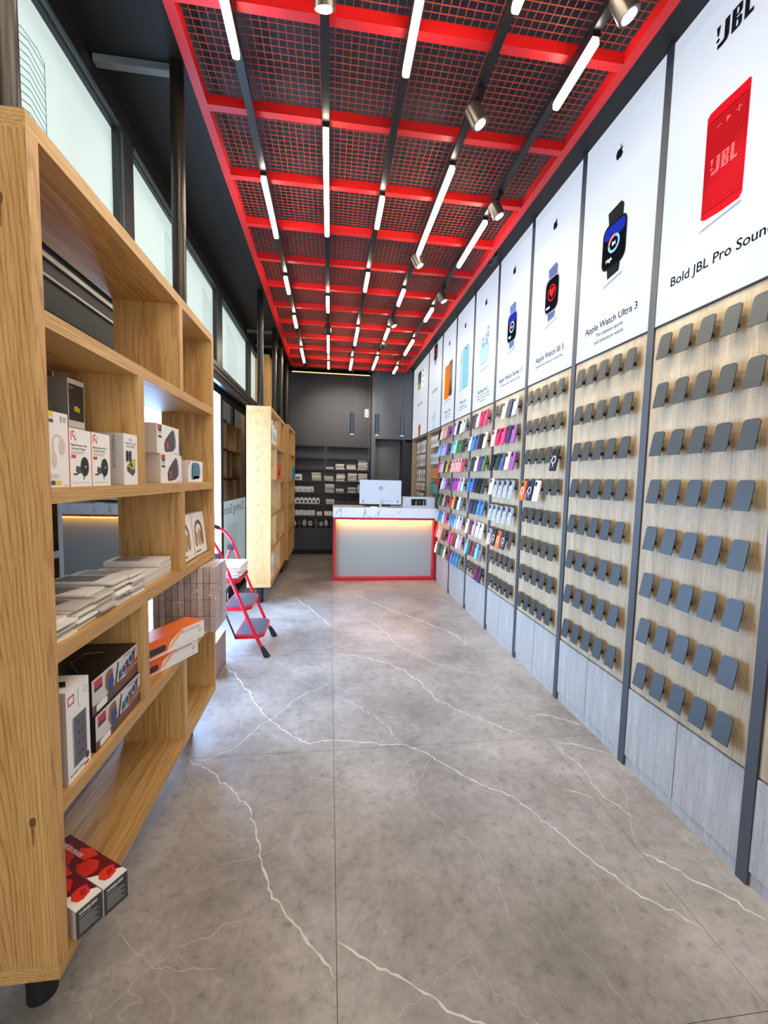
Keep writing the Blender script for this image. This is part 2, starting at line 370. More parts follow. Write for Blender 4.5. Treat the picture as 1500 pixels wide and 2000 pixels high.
for k in range(4):
    ya, yb = MUL2[k][1], MUL2[k+1][0]
    f = MB().box(XW-.05, XW, (MUL2[k][0]+MUL2[k][1])/2, ya, .14, 2.36).box(XW-.05, XW, yb, (MUL2[k+1][0]+MUL2[k+1][1])/2, .14, 2.36).box(XW-.05, XW, ya, yb, 2.29, 2.36)
    wo = struct(f.build('window_%d' % (k+5), black))
    if k == 1:      # daylit doorway pane
        MB().box(XW-.012, XW-.004, ya, yb, .14, 2.29).build('daylit_pane', DAY, wo)
    else:
        MB().box(XW-.012, XW-.004, ya, yb, .14, 2.29).build('pane', GLASS, wo)
    if k == 2:
        fm = MB().box(XW-.004, XW-.002, ya, yb, .14, 1.15).build('frosted_film', FILM2, wo)
        mb = MB(); mb.text('Coming Soon', .155, (XW-.002, 5.92, 1.0), (0, -1, 0), (0, 0, 1), (1, 0, 0), .0008, align='LEFT', sx=1.25)
        for i in range(22):
            for j in range(5):
                ya_ = 4.98+j*.115; z = .86-i*.026
                for a, b in (((ya_, z), (ya_+.0575, z-.015)), ((ya_+.0575, z-.015), (ya_+.115, z))):
                    mb.add([(XW-.0012, a[0], a[1]), (XW-.0012, b[0], b[1]), (XW-.0012, b[0], b[1]-.005), (XW-.0012, a[0], a[1]-.005)], [(0, 1, 2, 3)])
        mb.build('film_lettering', mat('#6f8a92', .6), fm)
struct(MB().box(XW, XW+.05, .3, 2.6, 2.08, 2.36).build('trim_30', blackm))
struct(MB().box(XW+.05, XW+.062, .3, 2.6, 2.27, 2.29).box(XW+.05, XW+.062, .3, 2.6, 2.2, 2.21).build('trim_31', mat('#8a857e', .35, .5)))
# oak pilaster towards the back
p = struct(MB().box(XW-.02, -.955, 6.86, 7.2, 0, 3.32).build('trim_3', oak_v))
sp = struct(MB().box(XW, XW+.02, 7.25, 8.15, 0, 3.4).build('trim_4', PERF))
# grey arms from window head to the tall posts
for y in (2.4, 6.22, 6.9):
    nm = {2.4: 'nearest the camera', 6.22: 'above the second bookcase', 6.9: 'farthest from the camera'}[y]
    tag(MB().box(XW, -.80, y-.04, y, 3.425, 3.458).build('ceiling_bracket', mat('#70777c', .4)), 'grey flat bracket under the black ceiling, '+nm, 'bracket', 'ceiling brackets')

# ------------------------------------------------------------------ back wall
bp_ = struct(MB().box(-.80, .76, YB, YB+.02, .5, 3.40).build('trim_5', PERF))
led = MB().box(-.72, .73, YB-.012, YB-.002, 3.385, 3.400)
tag(led.build('led_strip', mat('#ffd38a', .5, 0, .9)), 'thin warm light strip along the top of the perforated back wall', 'light strip')
led = MB()
for i in range(62): led.box(.733, .741, YB-.008, YB-.002, 1.62+i*.0285, 1.630+i*.0285)
tag(led.build('led_strip', mat('#c98a50', .5, 0, .25)), 'vertical dotted warm light strip at the right edge of the perforated wall', 'light strip')
sh_m = mat('#1d1d22', .4)
SHELF_Z = [2.042, 1.818, 1.603, 1.387, 1.169, .951, .732]
PN = ['topmost', 'second', 'third', 'fourth', 'fifth', 'sixth', 'lowest']
for i, z in enumerate(SHELF_Z):
    for x0, x1, sd in ((-.75, -.10, 'left'), (-.06, .73, 'right')):
        tag(MB().box(x0, x1, 7.92, YB, z-.018, z).box(x0, x1, 7.925, 7.94, z-.03, z-.018).build('wall_shelf', sh_m), '%s black wall shelf on the %s half of the perforated back wall' % (PN[i], sd), 'shelf', 'black shelves on the back wall')
cb = thing('base_cabinet', 'low charcoal cabinet run under the back wall shelves', 'cabinet', (0, 7.92, 0))
MB().box(-.80, .75, .012, .24, .09, .5).build('carcass', sh_m, cb); MB().box(-.80, .75, .03, .2, 0, .09).build('plinth', blackm, cb)
MB().box(-.80, .75, 0, .24, .5, .511).build('top', sh_m, cb)
for a, b in ((-.80, -.53), (-.525, -.10), (-.095, .32), (.325, .75)): MB().box(a, b, 0, .012, .095, .495).build('door', mat('#3b3940', .45), cb)
# grey full-height block at the right of the back wall
cu = struct(MB().box(.76, 1.535, 7.92, 8.4, 2.19, ZC).box(.76, .84, 7.92, 8.4, 0, 2.19).build('trim_6', mat('#565a62', .35)))
struct(MB().box(.84, 1.86, 8.25, 8.3, 0, 2.19).build('wall_recess', mat('#6a6c68', .5)))
dr = struct(MB().box(1.36, 1.40, 7.93, 8.25, 0, 2.19).box(1.40, 1.53, 7.93, 7.97, 0, 2.14).build('door_1', mat('#2c2d2f', .4)))
MB().cyl((1.35, 8.0, 1.05), (1.35, 8.0, 1.2), .008).build('door_handle', black, dr)
sn = thing('motion_sensor', 'small white motion sensor high on the perforated back wall', 'sensor', (.68, YB, 2.60))
MB().prism(rrect(.075, .16, .02, 4, 0, .08), (0, 0, 0), (1, 0, 0), (0, 0, 1), (0, -1, 0), .04).build('body', white, sn)
MB().prism(rrect(.045, .05, .015, 4, 0, .05), (0, -.04, 0), (1, 0, 0), (0, 0, 1), (0, -1, 0), .004).build('lens', mat('#d8d8d4', .2), sn)

def bx(px): return -.682+(px-570)*.00946
packet_cols = [paper, mat('#d7d2c8', .5), mat('#c3bdb2', .5), mat('#e6e0d2', .5), mat('#8f8a84', .5), mat('#b9b4a6', .5)]
SN = {1.603: 'third', 1.387: 'fourth', 1.169: 'fifth', .951: 'sixth', .732: 'lowest', .511: 'cabinet top'}
def stack(px0, px1, z, h, label, mats=None, seed=1):
    rnd = random.Random(seed); x0, x1 = bx(px0), bx(px1); mb = MB(); zz = z; ms = mats or packet_cols
    while zz < z+h-.008:
        t = rnd.uniform(.012, .028); dx = rnd.uniform(-.008, .008)
        t = min(t, z+h-zz)
        mb.box(x0+dx+.01, x1+dx-.01, 7.95+rnd.uniform(0, .03), 8.13, zz, zz+t-.002, rnd.choice(ms)); zz += t
    tag(mb.build('packet_stack'), label, 'packets', 'packet stacks on the back wall shelves')
cnt = 0
for z, lst in ((1.603, [(633, 650, .04), (652, 671, .10), (674, 694, .10), (696, 717, .19)]),
               (1.387, [(606, 626, .15), (630, 650, .09), (654, 673, .14), (676, 696, .16), (697, 717, .15)]),
               (1.169, [(632, 652, .16), (653, 671, .08), (676, 695, .11), (696, 716, .17)])):
    for i, (a, b, h) in enumerate(lst):
        cnt += 1
        q = 'leftmost' if i == 0 else ('rightmost' if i == len(lst)-1 else ['', 'second', 'third', 'fourth'][i])
        stack(a, b, z, h, '%s stack of pale packets on the %s shelf of the back wall' % (q, SN[z]), seed=cnt)
def small_box(px0, px1, z, h, label, col, group, prt=None, dome=False):
    x0, x1 = bx(px0), bx(px1); t = thing('carton', label, 'box', ((x0+x1)/2, 8.02, z), 0, group); hw = (x1-x0)/2-.002
    if dome: MB().prism([(-hw, 0), (hw, 0), (hw, h*.75)]+[(hw*.85*math.cos(math.radians(a)), h*.75+h*.25*math.sin(math.radians(a))) for a in range(0, 181, 30)]+[(-hw, h*.75)], (0, -.05, 0), (1, 0, 0), (0, 0, 1), (0, 1, 0), .12).build('body', col, t)
    else: MB().box(-hw, hw, -.05, .07, 0, h).build('body', col, t)
    if prt: MB().poly(ell(hw*.6, h*.22, 0, h*.35, 10), (0, -.05, 0), (1, 0, 0), (0, 0, 1), (0, -1, 0), .001).build('print', prt, t)
ordn = ['first', 'second', 'third', 'fourth', 'fifth', 'sixth', 'seventh', 'eighth', 'ninth']
def row(px0, px1, n, z, h, desc, col, prt=None, dome=False):
    for i in range(n):
        a = px0+(px1-px0)*i/n; b = px0+(px1-px0)*(i+1)/n
        small_box(a, b, z, h*random.uniform(.95, 1.03), '%s from left of the %s' % (ordn[i].capitalize(), desc), col, desc, prt, dome)
row(572, 588, 1, 1.387, .115, 'single white boxes at the left end of the fourth shelf', white, mat('#777', .5))
row(570, 611, 4, 1.169, .105, 'white line-art boxes on the fifth back shelf', white, mat('#a7a39c', .5))
row(568, 623, 7, .951, .125, 'white arched boxes with dark print on the sixth back shelf', white, mat('#2a2623', .5), True)
row(635, 652, 5, .951, .09, 'slim white boxes on the sixth back shelf', white, mat('#999', .5))
row(653, 702, 8, .951, .075, 'small dark boxes on the sixth back shelf', mat('#2f2b2c', .4), mat('#8a5a55', .5))
row(568, 614, 6, .732, .10, 'white cartons on the lowest back shelf', mat('#e8e0d6', .5))
row(617, 628, 1, .732, .075, 'small white packs on the lowest back shelf', paper)
row(632, 648, 2, .732, .085, 'paired white packs on the lowest back shelf', white)
for i, (a, b) in enumerate(((570, 578), (579, 588), (589, 598), (600, 610), (611, 621), (622, 631), (632, 640), (641, 650))):
    rnd = random.Random(50+i); x0, x1 = bx(a), bx(b); cx = (x0+x1)/2; rw = (x1-x0)/2; h = rnd.uniform(.11, .16)
    t = thing('bagged_item', '%s clear bag of coiled cables from the left on the charcoal cabinet top' % ordn[i], 'bag', (cx, 8.0, .511), 0, 'bags of cables on the cabinet top')
    vs = []; R_ = 5; C_ = 9
    for r_ in range(R_+1):
        for c_ in range(C_):
            a_ = 2*math.pi*c_/C_; k = math.sin(math.pi*(.12+.8*r_/R_))*rnd.uniform(.8, 1.05)
            vs.append((rw*k*math.cos(a_), .05*k*math.sin(a_), h*r_/R_))
    MB().add(vs, [(r_*C_+c_, r_*C_+(c_+1) % C_, (r_+1)*C_+(c_+1) % C_, (r_+1)*C_+c_) for r_ in range(R_) for c_ in range(C_)]+[tuple(range(C_))[::-1], tuple(range(R_*C_, R_*C_+C_))]).build('bag', mat(['#a9a49d', '#8d7f7b', '#b8b2a8', '#77706c'][i % 4], .25), t)
    cb_ = MB()
    for q in range(3): cb_.tube([(rw*.7*math.cos(s_), -.052, h*.45+h*.22*math.sin(s_)+q*.012) for s_ in [2*math.pi*k_/10 for k_ in range(11)]], .004, 5)
    cb_.build('cable', mat(['#efece6', '#3a3536', '#d5d0c8'][i % 3], .5), t)

# ------------------------------------------------------------------ suspended red grid, tracks, lamps
GX0, GX1, GZ, GYS = -.655, 1.285, 3.30, [-.60+.5*0]
gy = [-.613+.5*k for k in range(17)]            # beams every 0.5 m -> 1.887, 2.387 ...
grid = thing('ceiling_grid', 'long red steel grid with wire mesh hung under the black ceiling', 'ceiling grid', ((GX0+GX1)/2, 3.4, GZ))
hx = (GX1-GX0)/2; y_a, y_b = gy[0], gy[-1]
for sgn in (-1, 1):
    MB().box(sgn*hx-.022, sgn*hx+.022, y_a-3.4-.02, y_b-3.4+.02, 0, .06).build('side_rail', red, grid)
beam = MB().box(-hx+.022, hx-.022, -.02, .02, 0, .05).mesh('crossbeam', red)
for y in gy: obj_from(beam, 'crossbeam', grid, (0, y-3.4, 0))
wm = MB(); n_x = 54; n_y = 14; t = .0014
for i in range(1, n_x):
    x = -hx+.022+(2*hx-.044)*i/n_x; wm.box(x-t, x+t, -.23, .23, .047, .050)
for j in range(1, n_y):
    y = -.23+.46*j/n_y; wm.box(-hx+.022, hx-.022, y-t, y+t, .044, .047)
wmesh = wm.mesh('wire_mesh', mat('#96382a', .55))
for a, b in zip(gy, gy[1:]):
    o = obj_from(wmesh, 'wire_mesh', grid, (0, (a+b)/2-3.4, 0)); 
hang = MB()
for i in range(0, 17, 4):
    for x in (-hx+.3, hx-.3): hang.cyl((x, gy[i]-3.4, .05), (x, gy[i]-3.4, ZC-GZ), .002, 5)
hang.build('suspension_wire', chrome, grid)
TX = [-.415, -.044, .305, .665, 1.03]
TN = ['leftmost track', 'second track from the left', 'middle track', 'second track from the right', 'rightmost track']
SEG = [[(.2, .9), (1.25, 1.99), (2.73, 3.34), (3.99, 4.3), (4.91, 5.23), (6.1, 6.75)],
       [(.3, 1.0), (2.32, 3.25), (4.34, 4.69), (5.5, 6.15), (6.71, 7.05)],
       [(-.4, .4), (1.0, 1.96), (2.79, 3.1), (3.79, 4.12), (5.14, 5.75), (6.46, 7.05)],
       [(.2, .9), (1.2, 1.65), (2.47, 3.38), (4.05, 4.38), (5.1, 5.45), (6.28, 6.95)],
       [(.0, .7), (1.71, 2.01), (2.92, 3.52), (4.42, 4.75), (5.44, 6.05), (6.75, 7.12)]]
trk_m = mat('#1a1917', .35, .3)
for i, x in enumerate(TX):
    tr = thing('lighting_track', 'black lighting rail, '+TN[i]+' under the red grid', 'track', (x, 3.4, 3.245), 0, 'lighting tracks under the red grid')
    MB().box(-.018, .018, -3.9, 3.95, 0, .034).build('rail', trk_m, tr)
    for y in (-3.0, -1.0, 1.0, 3.0): MB().cyl((0, y, .034), (0, y, .056), .006, 6).build('clip', trk_m, tr)
    for j, (a, b) in enumerate(SEG[i]):
        which = 'nearest the camera' if j == 0 else ('farthest back' if j == len(SEG[i])-1 else ordn[j]+' from the camera')
        t = thing('linear_lamp', 'glowing white tube lamp on the %s, %s' % (TN[i], which), 'lamp', (x, (a+b)/2, 3.205), 0, 'tube lamps')
        L = (b-a)/2
        MB().prism(rrect(.030, .030, .008, 3), (0, -L, .005), (1, 0, 0), (0, 0, 1), (0, 1, 0), 2*L).build('diffuser', LED, t)
        MB().box(-.016, .016, -L-.004, L+.004, .0205, .040).build('housing', trk_m, t)
SPOTS = [(1, 1.66), (4, 1.54), (3, 2.07), (4, 2.72), (3, 3.42), (3, 4.76), (3, 5.53), (4, 4.03), (1, 5.1)]
for i, y in SPOTS:
    t = thing('track_spotlight', 'round black spotlight, %s from the camera on the %s' % (ordn[sorted(q[1] for q in SPOTS if q[0] == i).index(y)], TN[i]), 'spotlight', (TX[i], y, 3.245), 0, 'track spotlights')
    if y > 5: d = Vector((.05 if i < 3 else -.12, 1, -.32)).normalized()
    elif i >= 3: d = Vector((.5, -.12, -1)).normalized()
    else: d = Vector((.1, .5, -1)).normalized()
    c = Vector((0, 0, -.075)); a = c-d*.042; b = c+d*.042
    MB().box(-.017, .017, -.06, .06, -.022, .0).build('adapter', trk_m, t)
    MB().cyl((0, 0, -.022), tuple(a+d*.02), .008, 8).build('stem', trk_m, t)
    MB().cyl(a, b, .038, 20).build('head', mat('#4a443d', .3, .6), t, smooth=True)
    lens = MB().cyl(b, b+d*.003, .026, 18).build('lens', mat('#fff6e4', .5, 0, 12.0), t)
    MB().cyl(b-d*.002, b+d*.004, .036, 18, .036).build('rim', trk_m, t) if False else None
    ld = bpy.data.lights.new('spot_beam', 'SPOT'); ld.spot_size = math.radians(40 if y > 5 else 62); ld.energy = 42 if y > 5 else SPOT; ld.spot_blend = .5; ld.shadow_soft_size = .03; ld.color = (1, .94, .84)
    lo = bpy.data.objects.new('spot_beam', ld); COL.objects.link(lo); lo.parent = t; lo.location = b+d*.01; lo.rotation_euler = d.to_track_quat('-Z', 'Y').to_euler()
for k, (x, y) in enumerate(((1.39, 3.75), (1.39, 7.69))):
    t = thing('dome_camera', 'black dome security camera by the red grid, '+('midway along the lit posters' if k == 0 else 'in the far corner above the posters'), 'camera', (x, y, ZC), 0, 'dome cameras')
    MB().cyl((0, 0, 0), (0, 0, -.035), .05, 18, .055).build('base', black_sat, t, smooth=True)
    vs = []
    for r_ in range(5):
        for c_ in range(16):
            ph = math.radians(90*r_/5); vs.append((.048*math.cos(ph)*math.cos(2*math.pi*c_/16), .048*math.cos(ph)*math.sin(2*math.pi*c_/16), -.035-.065*math.sin(ph)))
    vs.append((0, 0, -.10))
    MB().add(vs, [(r_*16+c_, (r_+1)*16+c_, (r_+1)*16+(c_+1) % 16, r_*16+(c_+1) % 16) for r_ in range(4) for c_ in range(16)]+[(64+c_, 80, 64+(c_+1) % 16) for c_ in range(16)]).build('dome', mat('#1b1c1f', .12), t, smooth=True)
for k, x in enumerate((.305, .665, 1.03)):
    t = thing('pendant_lamp', '%s slim dark cylinder pendant lamp above the counter' % ('left', 'middle', 'right')[0:3][k].join(('', '')) if False else ['Left', 'Middle', 'Right'][k]+' slim dark cylinder pendant lamp above the counter', 'lamp', (x, 6.1, 2.075), 0, 'counter pendants')
    MB().cyl((0, 0, 0), (0, 0, .295), .032, 20).build('shade', mat('#4c545c', .35, .5), t, smooth=True)
    MB().cyl((0, 0, .295), (0, 0, 3.232-2.075), .0018, 5).build('cord', black, t)
    MB().cyl((0, 0, -.002), (0, 0, .0), .026, 16).build('lens', mat('#fff2d8', .5, 0, 1.5), t)
    MB().box(-.015, .015, -.03, .03, 3.232-2.075, 3.2445-2.075).build('track_adapter', black, t)

# ------------------------------------------------------------------ right wall: posts, panels, lightboxes, cabinets
PC = [-.043, .611, 1.265, 1.919, 2.573, 3.227, 3.881, 4.535, 5.189, 5.843, 6.66, 7.90]
for k, y in enumerate(PC):
    struct(MB().box(XR-.008, XR+.03, y-.021, y+.021, 0, ZC).build('trim_%d' % (k+10), post_m))
ROWS = [2.074, 1.857, 1.638, 1.42, 1.202, .981, .761, .541]
ROWS = [1.45+(z-1.45)*1.0135 for z in ROWS]
PX = 1.505
sh = .0097
def plate_pts():
    pts = rrect(.067, .114, .016, 4, only_top=True)
    return pts
pl = MB(); vN = Vector((2*sh, 0, .114)).normalized(); nrm = Vector((0, -1, 0)).cross(vN)
pl.prism(plate_pts(), (0, 0, 0), (0, -1, 0), tuple(vN), tuple(nrm), .004)
plate_me = pl.mesh('holder_plate', HOLD)
arm_me = MB().box(.002, .030, -.006, .012, -.030, -.014).mesh('holder_arm', HOLDARM)
PNAME = {2: 'speaker', 3: 'black watch', 4: 'red heart watch', 5: 'blue watch', 6: 'earbuds', 7: 'pale blue phone', 8: 'orange phone'}
def pname(k): return PNAME.get(k, 'nearest')
panels = {}
for k in range(0, 9):
    ya, yb = PC[k]+.023, PC[k+1]-.023; yc = (ya+yb)/2
    if k < 1: nm = 'outside the frame behind the camera'
    elif k == 1: nm = 'cut off at the right edge of the picture'
    else: nm = 'under the %s poster' % PNAME[k]
    t = thing('display_panel', 'greige panel with rows of case holders, '+nm, 'display panel', (XR, yc, 0), 0, 'case display panels'); panels[k] = (t, yc)
    MB().box(0, .018, ya-yc, yb-yc, .418, 2.192).build('board', ven, t)
    if k >= 1:
        for r_, z in enumerate(ROWS):
            for c_ in range(5):
                y = .217-c_*.1085 if k == 2 else .217-c_*.1085
                if k == 1 and c_ < 0: continue
                o = obj_from(plate_me, 'case_holder', t, (PX-XR, y-.012, z))
                a = obj_from(arm_me, 'arm', o, (0, 0, 0))
    # low cabinet with two doors
    cbn = thing('low_cabinet', 'pale veneer low cabinet with two doors, '+nm, 'cabinet', (XR, yc, 0), 0, 'low cabinets')
    MB().box(.012, .33, ya-yc, yb-yc, .06, .412).build('carcass', mat('#4a4742', .6), cbn)
    MB().box(.003, .33, ya-yc, yb-yc, 0, .055).build('plinth', ven_low, cbn)
    for a, b in ((ya-yc, -.002), (.002, yb-yc)): MB().box(-.004, .012, a, b, .058, .41).build('door', ven_low, cbn)
# niches behind the counter
for k in (9, 10):
    ya, yb = PC[k]+.02, PC[k+1]-.02; yc = (ya+yb)/2
    t = thing('wall_niche', 'wood-lined open niche with hanging packs, '+('next to the phone cases' if k == 9 else 'nearest the back wall'), 'niche', (XR, yc, 0), 0, 'open niches')
    MB().box(.31, .325, ya-yc, yb-yc, .412, 2.19).build('back_board', ven, t)
    MB().box(0, .31, ya-yc, yb-yc, 2.17, 2.19).build('top_board', ven, t); MB().box(0, .31, ya-yc, yb-yc, .412, .43).build('bottom_board', ven, t)
    MB().box(0, .31, ya-yc, ya-yc+.018, .43, 2.17).build('side_board', ven, t); MB().box(0, .31, yb-yc-.018, yb-yc, .43, 2.17).build('side_board', ven, t)
    cbn = thing('low_cabinet', 'pale veneer low cabinet behind the counter, '+('nearer' if k == 9 else 'by the back wall'), 'cabinet', (XR, yc, 0), 0, 'low cabinets')
    MB().box(.012, .33, ya-yc, yb-yc, 0, .410).build('carcass', mat('#4a4742', .6), cbn)
    for a, b in ((ya-yc, -.002), (.002, yb-yc)): MB().box(-.004, .012, a, b, .058, .408).build('door', ven_low, cbn)
def hpack(x, y, z, w_, h_, col, label, group):
    t = thing('hanging_pack', label, 'pack', (x, y, z), 0, group)
    MB().prism(rrect(w_, h_, .008, 3), (0, 0, -h_/2-.01), (0, -1, 0), (0, 0, 1), (-1, 0, 0), .018).build('pack', col, t)
    MB().poly(rrect(w_*.6, h_*.4, .006, 3), (-.018, 0, -h_/2-.02), (0, -1, 0), (0, 0, 1), (-1, 0, 0), .001).build('print', mat('#8c8a86', .5), t)
    MB().cyl((1.845-x, 0, -.004), (-.03, 0, -.004), .003, 6).build('hook', chrome, t)
HN = ['topmost', 'second', 'third', 'fourth', 'lowest']
for r_, (z, h_) in enumerate(((2.12, .20), (1.89, .20), (1.63, .20), (1.40, .12), (1.23, .10))):
    for c_ in range(5):
        hpack(1.60, 7.62-c_*.16, z, .12, h_, [white, paper, mat('#d9d6d0', .4)][(r_+c_) % 3], '%s white hanging pack from left, %s row, niche by back wall' % (ordn[c_].capitalize(), HN[r_]), 'hanging packs in the far niche')
for r_, (z, h_, col, cn) in enumerate(((2.13, .17, paper, 'white'), (1.86, .16, mat('#cfd6da', .4), 'pale'), (1.64, .16, mat('#d98a3c', .4), 'orange'), (1.40, .15, mat('#3fae92', .4), 'green'))):
    for c_ in range(4):
        hpack(1.60, 6.53-c_*.13, z, .10, h_, col, '%s %s hanging pack from the left in the niche beside the phone cases' % (ordn[c_].capitalize(), cn), 'hanging packs in the nearer niche')

# ---- lightbox posters
U, V, N = (0, -1, 0), (0, 0, 1), (-1, 0, 0)
ink = mat('#16181d', .9, spec=.02); inkg = mat('#3c4148', .9, spec=.02)
APPLE = [(.0,.34),(.10,.38),(.22,.40),(.34,.36),(.42,.28),(.33,.20),(.29,.08),(.31,-.04),(.38,-.12),(.45,-.16),(.40,-.29),(.30,-.42),(.20,-.48),(.10,-.46),(0,-.43),(-.10,-.46),(-.20,-.48),(-.31,-.42),(-.42,-.25),(-.47,-.06),(-.45,.14),(-.37,.30),(-.25,.38),(-.12,.38)]
LEAF = [(.0,.42),(.02,.52),(.09,.62),(.21,.68),(.20,.58),(.14,.48),(.06,.43)]
def poster(k, label):
    ya, yb = PC[k]+.021, PC[k+1]-.021; yc = (ya+yb)/2
    t = thing('lightbox_poster', label, 'poster', (XR, yc, 2.197), 0, 'lit posters above the display wall')
    MB().box(-.004, .03, ya-yc, yb-yc, 0, 3.452-2.197).build('lit_face', FACE, t)
    MB().box(-.008, .03, ya-yc, yb-yc, -.004, .002).build('bottom_edge', black, t)
    return t, yc
O0 = (-.004, 0, 0)
def prt(t, name, fn, m=None):
    mb = MB(); fn(mb); mb.build(name, m, t)
def logo(t, z=3.235):
    prt(t, 'logo', lambda b: [b.poly([(x*.062, y*.062+z-2.197) for x, y in q], O0, U, V, N, .001) for q in (APPLE, LEAF)], ink)
def cap(t, txt, size, z, m, sx=1.0, off=0):
    prt(t, 'caption', lambda b: b.text(txt, size, (-.004, off, z-2.197), U, V, N, .001, sx=sx, bold=.012), m)
def shade(t, y0, y1, z0, z1):
    prt(t, 'drawn_shadow', lambda b: b.poly([(y0, z0), (y1, z1), (y1, z1+.012), (y0+.02, z0+.012)], O0, U, V, N, .0006), mat('#5f666f', .9, 0, .26, spec=.02, ecol='#b9c2cf'))
def watch(t, strap, bezel, scr, heart=False, big=1.0, zc=2.767, off=0.0):
    z0 = zc-2.197; o = (-.004, off, z0)
    def f(b):
        b.poly([(-.062*big, .19), (-.05*big, .105), (.06*big, .105), (.062*big, .175), (.04*big, .20)], o, U, V, N, .001, strap)
        b.poly([(-.05*big, -.10), (.06*big, -.10), (.05*big, -.165), (-.04*big, -.175)], o, U, V, N, .001, strap)
        b.poly(rrect(.19*big, .245, .05, 5), o, U, V, N, .002, bezel)
        b.poly(rrect(.172*big, .227, .045, 5), o, U, V, N, .0025, mat('#0a0a0e', .9, spec=.02))
        if heart:
            ringpoly(b, .045, .056, 0, .012, o, U, V, N, .003, mat('#a01512', .9, 0, .2, spec=.02))
            H = [(0, -.032), (.03, .0), (.034, .018), (.024, .03), (.01, .03), (0, .02), (-.01, .03), (-.024, .03), (-.034, .018), (-.03, .0)]
            b.poly([(x, y+.014) for x, y in H], o, U, V, N, .003, mat('#d0201a', .9, 0, .4, spec=.02))
            b.poly([(-.07, -.085), (-.02, -.085), (-.02, -.07), (-.07, -.07)], o, U, V, N, .003, mat('#d4cfd0', .5))
        else:
            b.poly(rrect(.165*big, .07, .03, 4, 0, .072), o, U, V, N, .003, mat('#14247a', .9, 0, .25, spec=.02))
            ringpoly(b, .034, .048, 0, .002, o, U, V, N, .0035, mat('#3d86e8', .4, 0, .5), 180, 430)
            ringpoly(b, .034, .048, 0, .002, o, U, V, N, .0035, mat('#e8564a', .4, 0, .5), 75, 175)
            b.text('84', .03, (-.004, off, z0-.008), U, V, N, .0036, mat('#ffffff', .5, 0, .6))
            b.text('High', .028, (-.004, off+.035, z0-.082), U, V, N, .0036, mat('#ffffff', .5, 0, .6))
    prt(t, 'watch_picture', f)
    shade(t, -.09-off, .08-off, z0-.215, z0-.19)
def jbl(mb, s, o, m):
    """slab lettering with the exclamation-like stroke in front"""
    L = lambda pts: mb.poly([(x*s, y*s) for x, y in pts], o, U, V, N, .003, m)
    L([(-1.02, 1.0), (-.78, 1.0), (-.86, .52), (-.95, .52)]); L([(x*.1-.90, y*.1+.32) for x, y in ell(1, 1, n=12)])
    L([(-.55, 1.0), (-.27, 1.0), (-.27, .12), (-.55, .12)]); L([(-.27, .12), (-.36, -.08), (-.62, -.14), (-.92, -.12), (-.92, .1), (-.66, .1), (-.55, .14)])
    L([(-.15, 1.0), (.1, 1.0), (.1, -.1), (-.15, -.1)])
    for z0, z1 in ((.48, 1.0), (-.1, .42)):
        L([(.1, z1), (.3, z1), (.4, z1-.08), (.4, z0+.08), (.3, z0), (.1, z0), (.1, z0+.12), (.2, z0+.14), (.2, z1-.14), (.1, z1-.12)])
    L([(.52, 1.0), (.77, 1.0), (.77, .1), (1.0, .1), (1.0, -.1), (.52, -.1)])
t, yc = poster(2, 'lit white poster with a large red portable speaker')
prt(t, 'logo', lambda b: jbl(b, .078, (-.004, .0, 3.235-2.197-.02), ink))
def f(b):
    o = (-.004, 0, 2.76-2.197)
    b.poly([(-.092, .20), (-.08, .212), (-.02, .214), (.03, .212), (.088, .212), (.092, .20), (.092, -.195), (.08, -.212), (0, -.215), (-.07, -.21), (-.088, -.20)], o, U, V, N, .001, mat('#a80f18', .9, 0, .10, spec=.02, ecol='#e02028'))
    b.poly(rrect(.172, .36, .012, 3, 0, -.005), o, U, V, N, .0015, mat('#7d0c12', .9, 0, .10, spec=.02, ecol='#d01c26'))
    for i in range(24): b.poly([(-.082, -.17+i*.0142), (.082, -.17+i*.0142), (.082, -.166+i*.0142), (-.082, -.166+i*.0142)], o, U, V, N, .002, mat('#a8161c', .9, 0, .12, spec=.02, ecol='#ea2a30'))
    jbl(b, .058, (-.004, 0, 2.72-2.197), mat('#c24a4c', .9, 0, .2, spec=.02))
    for p in ([(-.045, .13), (-.02, .13), (-.02, .134), (-.045, .134)], [(.04, .13), (.065, .13), (.065, .134), (.04, .134)], [(.05, .12), (.055, .12), (.055, .145), (.05, .145)], [(0, .12), (.02, .132), (0, .144)]): b.poly(p, o, U, V, N, .003, mat('#c24a4c', .9, 0, .2, spec=.02))
prt(t, 'speaker_picture', f); shade(t, -.10, .09, .31, .33)
cap(t, 'Bold JBL Pro Sound', .058, 2.352, ink, 1.0)
t, yc = poster(3, 'lit white poster with a black-strapped square smart watch'); logo(t)
watch(t, mat('#23221f', .9, spec=.02), mat('#1c1c1e', .9, spec=.02), None, big=1.05)
cap(t, 'Apple Watch Ultra 3', .052, 2.342, ink); cap(t, 'The ultimate sports', .029, 2.300, inkg); cap(t, 'and adventure watch.', .029, 2.262, inkg)
t, yc = poster(4, 'lit white poster with a smart watch showing a red heart'); logo(t)
watch(t, mat('#4d5578', .9, 0, .1, spec=.02), mat('#8c8c90', .9, spec=.02), None, True)
cap(t, 'Apple Watch SE 3', .052, 2.342, ink); cap(t, 'Essential health features at a great value.', .023, 2.302, inkg)
t, yc = poster(5, 'lit white poster with a blue-strapped smart watch'); logo(t)
watch(t, mat('#55668c', .9, 0, .1, spec=.02), mat('#80858f', .9, spec=.02), None, False)
cap(t, 'Apple Watch Series 11', .052, 2.345, ink); cap(t, 'The ultimate way to watch your health.', .025, 2.302, inkg)
teal = mat('#2c6f86', .9, spec=.02); pale = mat('#6f8a94', .9, 0, .34, spec=.02, ecol='#dff0f6')
